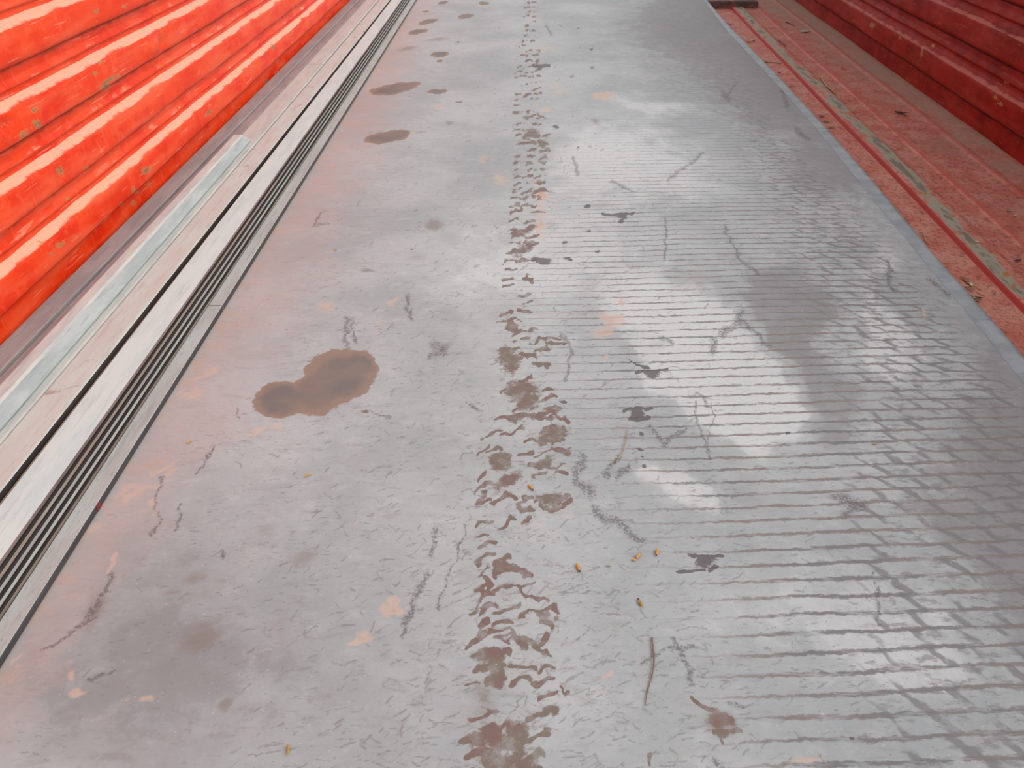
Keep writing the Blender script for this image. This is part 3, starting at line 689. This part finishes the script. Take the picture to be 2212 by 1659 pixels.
stripe = np.maximum(stripe, 0.22 * np.exp(-((px - 1050) / 200) ** 2) * np.interp(py, [400, 560, 760, 900], [0, 1, 1, 0.2]))
stripe *= np.interp(py, [0, 250, 500, 1700], [0.45, 0.7, 1.0, 0.95]) * (0.75 + 0.25 * np.clip((px - 1500) / 300, 0, 1))
mott = 0.55 * soft(px, py, 1620, 110, 260, 150, 10, 4) + 0.35 * soft(px, py, 1850, 430, 200, 200, 30) + 0.3 * soft(px, py, 2150, 1000, 200, 300) + 0.35 * soft(px, py, 1720, 690, 120, 150)
brick = np.clip((px - np.interp(py, [0, 300, 600, 900, 1200, 1660], [1330, 1520, 1650, 1760, 1760, 1850])) / 160, 0, 1) * np.clip((-dx_r - 15) / 110, 0, 1)
brick = np.maximum(brick, 0.25 * np.clip((px - 1250) / 100, 0, 1) * (py < 500))
for nme, arr in (('stain', stain), ('tick', tick), ('mott', mott), ('dark', dark), ('scuff', scuff), ('tread', tread), ('rust', rust), ('faint', faint), ('pink', pink), ('tone', tone), ('stripe', stripe), ('brick', brick)):
    set_attr(me, nme, arr * ok)

ROWS = None
sheet_lab = 'large stained grey steel sheet with brown prints, lying across the truck bed'
import bmesh
def solid_from_grid(me, nrow, ncol, t, mat_edge_index=1):
    """close the sheet: sides and underside"""
    bm = bmesh.new(); bm.from_mesh(me)
    bm.verts.ensure_lookup_table()
    idx = lambda r, c: bm.verts[r * ncol + c]
    loop = [idx(0, c) for c in range(0, ncol)] + [idx(r, ncol - 1) for r in range(1, nrow)] + [idx(nrow - 1, c) for c in range(ncol - 2, -1, -1)] + [idx(r, 0) for r in range(nrow - 2, 0, -1)]
    low = [bm.verts.new((v.co.x, v.co.y, v.co.z - t)) for v in loop]
    n = len(loop)
    for i in range(n):
        j = (i + 1) % n
        f = bm.faces.new((loop[j], loop[i], low[i], low[j])); f.material_index = mat_edge_index
    bm.to_mesh(me); bm.free()
T_SH = 0.003
solid_from_grid(me, PS.shape[0], PS.shape[1], T_SH)
link('steel_sheet', me, [mat_sheet, mat_edge], label=sheet_lab, cat='steel sheet')

# second sheet sticking out at the right, third under it
def under_sheet(xl, xr, z, wob, mats, lab):
    yy = np.linspace(-0.45, 5.70, 300)
    cc = np.concatenate([np.linspace(0, 0.9, 40), np.linspace(0.91, 1, 20)])
    C_, Y_ = np.meshgrid(cc, yy)
    eo = np.interp(yy, [-1, 0.9, 1.1, 1.6, 1.9, 3.3, 4.5, 6], [-0.004, -0.004, 0.0, 0.004, 0.012, 0.004, 0.006, 0.006])[:, None] * wob
    XRr = (np.interp(yy, *RIM_LOW) + SK * yy)[:, None] + 0 * Y_
    XLl = xl + SK * Y_
    X_ = XLl + (XRr - XLl) * C_
    L_ = 0.0016 * np.sin(Y_ * 3.1 + 0.5) * np.clip((X_ - 0.45) / 0.5, 0, 1) + 0.0009 * np.sin(X_ * 9 + Y_ * 2.3)
    L_ *= np.clip((X_ + 0.56) / 0.12, 0, 1)
    L_ -= 0.003 * np.clip((X_ - XRr + 0.13) / 0.10, 0, 1) ** 2
    m = grid_mesh(np.stack([X_, Y_, z + L_ - 0.0005], -1))
    solid_from_grid(m, len(yy), len(cc), 0.0035)
    link('steel_sheet', m, mats, label=lab, cat='steel sheet')
under_sheet(SX_L + 0.004, SX_R, -0.0050, 1.0, [mat_lower, mat_edge], 'blue-grey steel sheet under the stained one, showing as a narrow strip along its right edge')

# thin rusty line along the rim of the top sheet
# ================================================================== BARS AT THE LEFT
def rrect(w, h, r, seg=3):
    """rounded rectangle outline, x 0..w, z 0..h, counter-clockwise"""
    pts = []
    for cx, cz, a0 in ((w - r, r, -90), (w - r, h - r, 0), (r, h - r, 90), (r, r, 180)):
        for i in range(seg + 1):
            a = math.radians(a0 + 90 * i / seg)
            pts.append((cx + r * math.cos(a), cz + r * math.sin(a)))
    return pts

def extrude(outline, y0, y1, x=(0, 0), z=(0, 0), hole=None, n=26, wav=0.0006, seed=0, side_mat=None, cap=True):
    """sweep an outline along y; hole = inner outline for a hollow tube (same point count)"""
    r_ = random.Random(seed); p1, p2 = r_.uniform(0, 6), r_.uniform(0, 6)
    V, Fc, mi = [], [], []
    k = len(outline)
    for i in range(n + 1):
        t = i / n; y = y0 + (y1 - y0) * t
        ox = x[0] + (x[1] - x[0]) * t + wav * math.sin(y * 2.3 + p1)
        oz = z[0] + (z[1] - z[0]) * t + wav * 0.35 * (1 + math.sin(y * 1.9 + p2))
        for (a, b) in outline: V.append((ox + a, y, oz + b))
        if hole:
            for (a, b) in hole: V.append((ox + a, y, oz + b))
    m = k * (2 if hole else 1)
    for i in range(n):
        for j in range(k):
            a, b = i * m + j, i * m + (j + 1) % k
            Fc.append((b, a, a + m, b + m)[::-1] if False else (a, b, b + m, a + m)[::-1])
            mi.append(side_mat(outline[j], outline[(j + 1) % k]) if side_mat else 0)
            if hole:
                Fc.append((a + k, b + k, b + m + k, a + m + k)); mi.append(0)
    if cap:
        for i in (0, n):
            o = i * m
            if hole:
                for j in range(k):
                    f = (o + j, o + (j + 1) % k, o + k + (j + 1) % k, o + k + j)
                    Fc.append(f if i == 0 else f[::-1]); mi.append(0)
            else:
                f = tuple(range(o, o + k)); Fc.append(f if i == 0 else f[::-1]); mi.append(0)
    me_ = mesh(V, Fc, smooth=False)
    me_.polygons.foreach_set('material_index', mi)
    return me_

def L_outline(w, h, t):
    """angle: flat leg on top reaching to +x, upright leg at x = 0 going down (heights from -h to 0)"""
    r = 0.0017
    return [(0, -h), (t, -h), (t, -t), (w - 2 * r, -t), (w - 0.5 * r, -t + 0.4 * r), (w, -t + 1.2 * r), (w, -1.2 * r), (w - 0.4 * r, -0.35 * r), (w - 1.3 * r, 0), (r, 0), (0, -r)]

YB0, YB1 = -0.40, 5.6
zs = 0.0016                                     # bars rest on the sheet
# nested angle bars (five); the topmost shows its whole pale leg
n_ang = 5
ang_lab = ['pale steel angle bar lying on top of the nest, its broad whitish leg uppermost',
           'steel angle bar directly under the topmost pale one of the nest, rust-tinged rounded edge',
           'middle steel angle bar of the nest of five, grey rounded edge between dark gaps',
           'brightest-edged steel angle bar, fourth down in the nest of five',
           'lowest steel angle bar of the nest, brown edge next to the pitted grey flat bar']
for i in range(n_ang):
    top = 0.0500 - 0.0095 * i
    xr = -0.6275 + 0.0034 * i
    xl = -0.6830 + 0.0062 * i
    t = 0.0050
    out = L_outline(xr - xl, top - zs, t)
    # flanks and lower tops painted dark as gap shade, rounded nose is brighter
    m0 = m_white if i == 0 else m_ang[i]
    nose = m_ang[0] if i == 0 else m_ang[i]
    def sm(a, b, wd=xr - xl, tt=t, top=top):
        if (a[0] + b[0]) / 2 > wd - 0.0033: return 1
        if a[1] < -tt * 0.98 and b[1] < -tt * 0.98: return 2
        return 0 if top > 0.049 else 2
    me_ = extrude(out, YB0 + 0.03 * i, YB1 - 0.05 * (i % 3), x=(xl, xl), z=(top, top), wav=0.0005, seed=20 + i, side_mat=sm)
    link('angle_bar', me_, [m0, nose, m_black], label=ang_lab[i], cat='steel bar', group='nested steel angle bars')

# pitted flat bars, butted end to end
yj = float(back(490, 660, 0.0115)[1])
def flat_side(w):
    return lambda a, b: 1 if (a[0] + b[0]) / 2 > w - 0.0012 else 0
fw = 0.0290
for y0, y1, lab in ((YB0, yj - 0.0012, 'pitted pale grey flat bar, nearer of two butted end to end on the stained sheet'),
                    (yj + 0.0012, YB1, 'pitted grey flat bar, farther of two butted end to end on the stained sheet')):
    o = link('flat_bar', extrude(rrect(fw, 0.0108, 0.0022, 3), y0, y1, x=(-0.6130, -0.6130), z=(0.0008, 0.0008), wav=0.0002, seed=3, side_mat=flat_side(fw)), [m_text, m_dark], label=lab, cat='steel bar')
    if y0 == YB0:
        p = back(218, 1090, 0.010)
        bx = extrude(rrect(0.0014, 0.0080, 0.0006, 2), p[1] - 0.006, p[1] + 0.007, x=(-0.5846, -0.5846), z=(0.0022, 0.0022), n=2, wav=0)
        link('paint_mark', bx, m_redspot, parent=o, label='dark red dab of paint')
# thin tan flat standing in the gap
link('flat_bar', extrude(rrect(0.0030, 0.0420, 0.0012, 3), YB0, 3.0, x=(-0.6912, -0.6885), z=(zs, zs), seed=5, wav=0.0003), m_brass, label='thin tan flat bar on edge in the gap beside the pinkish tube', cat='steel bar')

def tube(w, h, r, wall, y0, y1, x, z, mats, seed, lab, group=None, side=None, name='square_tube'):
    out = rrect(w, h, r, 3); inn = [(wall + a * (w - 2 * wall) / w, wall + b * (h - 2 * wall) / h) for a, b in out]
    return link(name, extrude(out, y0, y1, x=x, z=z, hole=inn, seed=seed, side_mat=side), mats, label=lab, cat='steel tube', group=group)
tube(0.0545, 0.0480, 0.0030, 0.003, YB0, YB1, (-0.7520, -0.7440), (zs, zs), [m_pink, m_black], 31, 'pinkish pale steel tube between the whitish angle bar and the cream tube', side=lambda a, b: 1 if a[0] > 0.0535 and b[0] > 0.0535 else 0)  # side facing the gap painted near-black as shade
yj2 = float(back(683, 138, 0.048)[1])
tube(0.0640, 0.0458, 0.0040, 0.003, YB0, yj2 - 0.004, (-0.8170, -0.8190), (zs, zs), m_cream, 32, 'cream steel tube partly under the rounded pipe, nearer of two end to end')
tube(0.0640, 0.0452, 0.0040, 0.003, yj2 + 0.004, YB1, (-0.8190, -0.8220), (zs, zs), m_cream, 33, 'greyish cream steel tube at the far end, beyond the dark joint')
# grime in the joint
link('joint_grime', extrude(rrect(0.060, 0.040, 0.003, 2), yj2 - 0.0035, yj2 + 0.0035, x=(-0.8165, -0.8165), z=(zs, zs), n=2, wav=0), m_tape,
     label='dark brown wad wedged in the joint between the two cream tubes', cat='grime')
# rounded pale pipe on top, stops short
ye = float(back(512, 292, 0.066)[1])
def flank_outline(w, h):
    return [(0.002, 0), (w - 0.001, 0), (w, 0.003), (w - 0.007, 0.0085), (w - 0.014, 0.0130), (w - 0.019, 0.0158), (w - 0.024, h), (0.008, h), (0.0035, h - 0.002), (0.001, h - 0.006), (0, h - 0.011)]
_o = flank_outline(0.0510, 0.0180)
_i = [(0.002 + a_ * 0.92, 0.0018 + b_ * 0.78) for a_, b_ in _o]
link('rounded_tube', extrude(_o, YB0, ye, x=(-0.8100, -0.8230), z=(0.0492, 0.0492), hole=_i, seed=34, side_mat=lambda a_, b_: 1 if (a_[0] + b_[0]) / 2 > 0.0510 - 0.021 and b_[1] > 0.001 else 0), [m_tube, m_tubeside],
     label='rounded pale galvanised tube on top of the bars, its end stopping short midway', cat='steel tube')
# mauve bars against the side
tube(0.0290, 0.0430, 0.0030, 0.003, YB0, YB1, (-0.8490, -0.8535), (zs, zs), m_mauve, 35, 'narrow mauve-brown steel tube between the rounded tube and the wall-side bar')
tube(0.0430, 0.0480, 0.0025, 0.003, YB0, YB1, (-0.8940, -0.8975), (zs, zs), m_mauve, 36, 'mauve-brown steel tube lying hard against the orange-red corrugated side')

# ================================================================== TIMBER UNDER THE SHEETS
def bevel_box(sx, sy, sz, b=0.004, jitter=0.0, seed=0):
    bm = bmesh.new()
    bmesh.ops.create_cube(bm, size=1)
    bmesh.ops.scale(bm, vec=(sx, sy, sz), verts=bm.verts)
    long_e = [e for e in bm.edges if e.calc_length() > 0.5]
    bmesh.ops.subdivide_edges(bm, edges=long_e, cuts=16, use_grid_fill=True)
    bmesh.ops.bevel(bm, geom=[e for e in bm.edges if e.calc_face_angle(0) > 1.0], offset=b, segments=2, affect='EDGES')
    r_ = random.Random(seed)
    for v in bm.verts:
        v.co += Vector((r_.uniform(-1, 1), r_.uniform(-1, 1), r_.uniform(-1, 1))) * jitter
    m = bpy.data.meshes.new('beam'); bm.to_mesh(m); bm.free()
    return m
sz = (-0.0132) - (FLOOR_Z) - 0.0015
for (yc, lab, extra) in ((4.79, 'dark reddish timber bearer under the far right corner of the sheets', 0),
                         (2.35, 'timber bearer carrying the middle of the sheets', -0.36), (0.15, 'timber bearer carrying the near end of the sheets', -0.36)):
    xe = float(back(1645, 15, -0.03)[0]) + extra
    xw = -0.72 + SK * yc
    o = link('timber_bearer', bevel_box(xe - xw, 0.085, sz, 0.003, 0.0006, 4), m_beam, label=lab, cat='timber')
    o.location = ((xe + xw) / 2, yc + 0.0425, FLOOR_Z + sz / 2 + 0.0003)

# ================================================================== SMALL LITTER
def seed_mesh(L=0.011, Wd=0.0042, Hh=0.0034, seed=0):
    r_ = random.Random(seed)
    V, Fc = [], []
    n, k = 10, 8
    for i in range(n + 1):
        t = i / n
        rad = max(0.06, math.sin(math.pi * min(1, t * 0.93 + 0.05)) ** 0.75 * (1 - 0.35 * t))
        for j in range(k):
            a = 2 * math.pi * j / k
            ridge = 1.0 + 0.10 * (j % 2)
            V.append(((t - 0.5) * L, math.cos(a) * Wd / 2 * rad * ridge + 0.0008 * math.sin(t * 3), Hh / 2 + math.sin(a) * Hh / 2 * rad * ridge))
    for i in range(n):
        for j in range(k):
            Fc.append((i * k + j, i * k + (j + 1) % k, (i + 1) * k + (j + 1) % k, (i + 1) * k + j)[::-1])
    Fc.append(tuple(range(k))); Fc.append(tuple(range(n * k, n * k + k))[::-1])
    return mesh(V, Fc, smooth=True)

def tube_path(pts, r0, r1, k=6):
    V, Fc = [], []
    n = len(pts)
    for i, p in enumerate(pts):
        a = Vector(pts[max(0, i - 1)]); b = Vector(pts[min(n - 1, i + 1)])
        d = (b - a).normalized(); s_ = d.cross(Vector((0, 0, 1))).normalized(); u = s_.cross(d)
        r = r0 + (r1 - r0) * i / (n - 1)
        if i in (2, n - 4): r *= 1.35
        for j in range(k):
            an = 2 * math.pi * j / k
            q = Vector(p) + s_ * math.cos(an) * r + u * math.sin(an) * r
            V.append(q)
    for i in range(n - 1):
        for j in range(k):
            Fc.append((i * k + j, i * k + (j + 1) % k, (i + 1) * k + (j + 1) % k, (i + 1) * k + j))
    Fc.append(tuple(range(k))[::-1]); Fc.append(tuple(range((n - 1) * k, n * k)))
    return mesh(V, Fc, smooth=True)

def floor_z_at(x, y):
    return FLOOR_Z + float(floor_h(np.array([x - SK * y]))[0])

def place(o, px_, py_, on='sheet', ang=0.0, tilt=0.0, lift_=0.0004):
    if on == 'sheet':
        p = back(px_, py_, 0.001); z = 0.0012
    else:
        p = back(px_, py_, FLOOR_Z + 0.006); z = floor_z_at(p[0], p[1]) + 0.0012
    o.location = (p[0], p[1], z + lift_)
    o.rotation_euler = (tilt, 0, ang)
    return o

def make_seed(px_, py_, L, ang, lab, mat=None, seed=0, tip=True, on='sheet', ratio=0.4):
    L *= 1.28
    o = link('seed', seed_mesh(L, L * ratio, L * 0.30, seed), mat or m_seed, label=lab, cat='seed', group='seeds dropped on the truck bed')
    place(o, px_, py_, on, ang)
    if tip:
        r = L * 0.09
        t = tube_path([(L * 0.40, 0, L * 0.13), (L * 0.47, 0.0002, L * 0.12), (L * 0.52, 0.0005, L * 0.11), (L * 0.58, 0.0008, L * 0.10), (L * 0.62, 0.0010, L * 0.09)], r, r * 0.5, 5)
        link('seed_tip', t, m_seed_tip, parent=o, label='dark tip')
    return o
R_ = math.radians
make_seed(1146, 1055, 0.0095, R_(-60), 'amber seed on the brown tyre prints, halfway up the sheet')
make_seed(1248, 1228, 0.0100, R_(-75), 'amber seed standing alone left of the seed cluster on the sheet', seed=1)
make_seed(1380, 1203, 0.0090, R_(50), 'plump amber seed in the touching pair', seed=2, tip=False)
make_seed(1369, 1210, 0.0052, R_(160), 'smaller orange seed touching the plump one', seed=3, tip=False, ratio=0.55)
make_seed(1418, 1194, 0.0090, R_(-105), 'amber seed with dark lower tip, right of the touching pair', seed=4)
make_seed(1384, 1304, 0.0092, R_(110), 'ochre yellow seed with dark upper tip, below the seed cluster', m_seed_y, 5)
make_seed(1315, 1225, 0.0060, R_(-10), 'dull olive husk lying flat between the amber seeds', m_husk, 6, False, ratio=0.3)
make_seed(622, 1622, 0.0085, R_(-80), 'ochre seed near the bottom edge, left part of the sheet', m_seed_y, 7, False)
make_seed(666, 1029, 0.0085, R_(35), 'thin amber seed below the big brown oil stain', m_seed, 8, False, ratio=0.25)
make_seed(412, 956, 0.0075, R_(35), 'tiny orange sliver of seed beside the bars, left of the oil stain', m_seed, 9, False, ratio=0.22)
make_seed(726, 541, 0.0070, R_(60), 'tiny yellow seed on the sheet near the far bars', m_seed_y, 10, False)
make_seed(1890, 961, 0.0065, R_(-5), 'small tan husk on the striped right part of the sheet', m_husk, 11, False)

def stem(px_list, on, r0, r1, mat, lab, lift_=0.001, cat='twig', name='twig'):
    P = [back(a, b, 0.001 if on == 'sheet' else FLOOR_Z + 0.006) for a, b in px_list]
    # resample smoothly
    P = np.array(P); t = np.linspace(0, 1, len(P)); tt = np.linspace(0, 1, 12)
    xs = np.interp(tt, t, P[:, 0]); ys_ = np.interp(tt, t, P[:, 1])
    c = np.array([xs.mean(), ys_.mean()])
    zb = 0.0012 if on == 'sheet' else max(floor_z_at(x, y) for x, y in zip(xs, ys_)) + 0.0012
    pts = [(x - c[0], y - c[1], r0 + lift_ * (0.5 + 0.5 * math.sin(6 * q))) for x, y, q in zip(xs, ys_, tt)]
    o = link(name, tube_path(pts, r0, r1), mat, label=lab, cat=cat)
    o.location = (c[0], c[1], zb)
    return o
stem([(1408, 1379), (1411, 1405), (1413, 1430), (1410, 1455), (1402, 1482), (1396, 1505), (1394, 1524)], 'sheet', 0.0010, 0.0004, m_twig, 'long thin curved brown stalk near the bottom of the sheet', cat='stalk', name='leaf_stalk')
stem([(1357, 928), (1352, 955), (1345, 978), (1335, 992), (1330, 1000)], 'sheet', 0.0005, 0.0008, m_straw, 'fine golden straw curving below the dark round splat', cat='straw', name='straw')

# twigs and straw on the red floor
stem([(1772, 168), (1778, 180), (1786, 192)], 'floor', 0.0028, 0.0022, m_straw, 'thick tan twig with a forked head on the red floor', cat='twig')
stem([(1788, 190), (1797, 197), (1806, 205)], 'floor', 0.0026, 0.0016, m_straw, 'short tan twig end to end with the forked one', cat='twig')
stem([(1775, 176), (1785, 188), (1800, 203)], 'floor', 0.0010, 0.0008, m_leaf_d, 'thin dark twig lying along the tan twigs', cat='twig')
stem([(1640, 128), (1655, 134), (1672, 134), (1688, 136)], 'floor', 0.0022, 0.0010, m_leaf_d, 'dark curved twig poking out from the far sheet edge', cat='twig')
stem([(1996, 500), (2000, 515), (2008, 525)], 'floor', 0.0014, 0.0008, m_straw, 'pale straw standing beside the sheet edge, above the husk heap', cat='straw', name='straw')
stem([(1705, 186), (1712, 185), (1719, 184)], 'floor', 0.0016, 0.0010, m_leaf_b, 'short brown twig against the sheet edge, far right', cat='twig')
stem([(2104, 614), (2112, 619), (2120, 624)], 'floor', 0.0006, 0.0005, m_twig, 'hair-thin stalk right of the husk heap', cat='twig')
stem([(1697, 49), (1706, 52), (1716, 57)], 'floor', 0.0020, 0.0014, m_leaf_d, 'small dark twig left of the pale green leaf', cat='twig')
stem([(1681, 88), (1689, 96), (1698, 101)], 'floor', 0.0018, 0.0012, m_leaf_d, 'crumbly dark twig between leaf and rib', cat='twig')

def leaf_mesh(L, Wd, curl=0.3, fold=0.3, ragged=0.0, seed=0, t=0.0004):
    r_ = random.Random(seed)
    n, k = 12, 6
    top = []
    for i in range(n + 1):
        u = i / n
        hw = Wd / 2 * math.sin(math.pi * min(0.985, 0.03 + u * 0.955)) ** 0.8 * (1 - 0.25 * u)
        hw *= 1 + ragged * r_.uniform(-0.7, 0.3)
        row = []
        for j in range(-k // 2, k // 2 + 1):
            v = j / (k / 2)
            z = L * curl * (u - 0.5) ** 2 + abs(v) * hw * fold + ragged * r_.uniform(-1, 1) * Wd * 0.10
            row.append(((u - 0.5) * L, v * hw + ragged * r_.uniform(-1, 1) * Wd * 0.05, z))
        top.append(row)
    A = np.array(top)
    A[..., 2] -= A[..., 2].min()
    m = grid_mesh(A)
    bm = bmesh.new(); bm.from_mesh(m)
    bmesh.ops.solidify(bm, geom=bm.faces[:], thickness=t)
    bm.to_mesh(m); bm.free()
    return m
def make_leaf(px_, py_, L, Wd, ang, mat, lab, curl=.3, fold=.3, ragged=0., seed=0, on='floor', stalk=True, name='leaf', group=None, tilt=0.0):
    e = link(name, leaf_mesh(L, Wd, curl, fold, ragged, seed), mat, label=lab, cat='leaf', group=group)
    place(e, px_, py_, on, ang, tilt)
    if stalk:
        z = L * curl * 0.25
        link('stalk', tube_path([(L * 0.45, 0, z * 0.9 + .0004), (L * 0.52, 0, z + .0004), (L * 0.58, 0.001, z + .0004), (L * 0.64, 0.002, z * 0.7 + .0004), (L * 0.70, 0.003, z * 0.4 + .0004)], L * 0.018, L * 0.010, 5), mat, parent=e)
    return e
make_leaf(1738, 70, 0.066, 0.028, R_(35), m_leaf_g, 'pale green folded leaf on the dusty far end of the red floor', .25, .55, .1, 1, tilt=0.15)
make_leaf(1945, 246, 0.044, 0.022, R_(-10), m_leaf_d, 'dark crumpled leaf lying alone in the middle of the red floor', .5, .5, .6, 2)
make_leaf(1955, 251, 0.014, 0.008, R_(-35), m_leaf_d, 'dark leaf crumb touching the crumpled leaf', .5, .5, .6, 3, stalk=False)
make_leaf(2198, 563, 0.026, 0.008, R_(22), m_leaf_d, 'black pointed leaf sliver near the right picture edge', .3, .4, .2, 4)
make_leaf(1777, 249, 0.032, 0.014, R_(20), m_leaf_b, 'brown curled leaf by the sheet edge, farther one of three together', .7, .6, .5, 5)
make_leaf(1786, 261, 0.036, 0.014, R_(-50), m_leaf_b, 'brown dry leaf by the sheet edge, middle one of three together', .5, .6, .5, 6)
make_leaf(1797, 274, 0.032, 0.013, R_(-5), m_leaf_b, 'dark brown leaf by the sheet edge, nearest of three together', .6, .5, .6, 7)
make_leaf(1620, 89, 0.034, 0.013, R_(0), m_husk, 'tan curled leaf touching the sheet edge at the far right', .5, .6, .3, 8)
make_leaf(1629, 87, 0.024, 0.016, R_(40), m_leaf_d, 'dark curled leaf next to the tan one at the sheet edge', .7, .6, .5, 9)
make_leaf(1578, 51, 0.030, 0.014, R_(-30), m_leaf_b, 'small brown leaf near the timber bearer', .5, .6, .4, 10)
make_leaf(1684, 155, 0.016, 0.008, R_(-25), m_leaf_d, 'little dark leaf below the curved twig', .5, .6, .4, 11, stalk=False)
make_leaf(1844, 243, 0.016, 0.007, R_(15), m_leaf_b, 'little brown leaf on the worn rib right of the three leaves', .6, .5, .5, 12, stalk=False)
make_leaf(2179, 457, 0.016, 0.009, R_(0), m_husk, 'rusty tan flake near the right edge of the picture', .5, .5, .4, 13, stalk=False)
make_leaf(2192, 467, 0.009, 0.006, R_(0), m_chaff, 'small pale flake below the rusty tan one', .5, .5, .4, 14, stalk=False)
make_leaf(1653, 60, 0.010, 0.009, R_(0), m_chaff, 'pale crumb near the far end of the worn rib', .4, .4, .3, 15, stalk=False)
make_leaf(1718, 118, 0.014, 0.009, R_(30), m_chaff, 'cream petal-like flake on the rib top', .5, .4, .1, 16, stalk=False)
make_leaf(1820, 148, 0.014, 0.006, R_(0), m_leaf_d, 'dark flake upper middle of the red floor', .5, .5, .4, 17, stalk=False)
make_leaf(2110, 527, 0.010, 0.006, R_(10), m_chaff, 'pale flake on the worn rib near the right edge', .4, .5, .3, 18, stalk=False)
make_leaf(2150, 630, 0.010, 0.005, R_(20), m_leaf_d, 'dark flake on the worn metal at the right', .4, .5, .3, 19, stalk=False)
make_seed(2049, 565, 0.0085, R_(-15), 'pale tan seed on the red floor beside the sheet edge', m_husk, 20, False, on='floor')
# the two husk heaps against the sheet edge: every bigger husk by itself
hr = random.Random(5)
H1 = [(2088, 604, 95, m_leaf_b, 'dark husk at the far tip of the larger husk heap'), (2094, 608, 60, m_husk, 'tan husk lying across the larger heap by the sheet'), (2099, 612, 75, m_chaff, 'palest upright husk in the larger heap by the sheet'),
      (2090, 615, 20, m_husk, 'round tan husk at the left of the larger heap'), (2085, 599, -40, m_leaf_b, 'brown husk behind the larger heap by the sheet'), (2097, 622, -50, m_leaf_b, 'brown husk at the near tip of the larger heap'),
      (2108, 640, 15, m_husk, 'tan husk, left one in the smaller near heap'), (2116, 640, -30, m_leaf_d, 'blackish husk, right one in the smaller near heap'), (2104, 636, -60, m_husk, 'slim tan husk, uppermost in the smaller near heap'), (2114, 647, 5, m_leaf_b, 'brown husk, nearest in the smaller near heap')]
for i, (a, b, an, mt, lab) in enumerate(H1):
    make_leaf(a, b, hr.uniform(.014, .021), hr.uniform(.006, .009), R_(an), mt, lab, .5, .6, .4, 40 + i, stalk=False, name='husk')
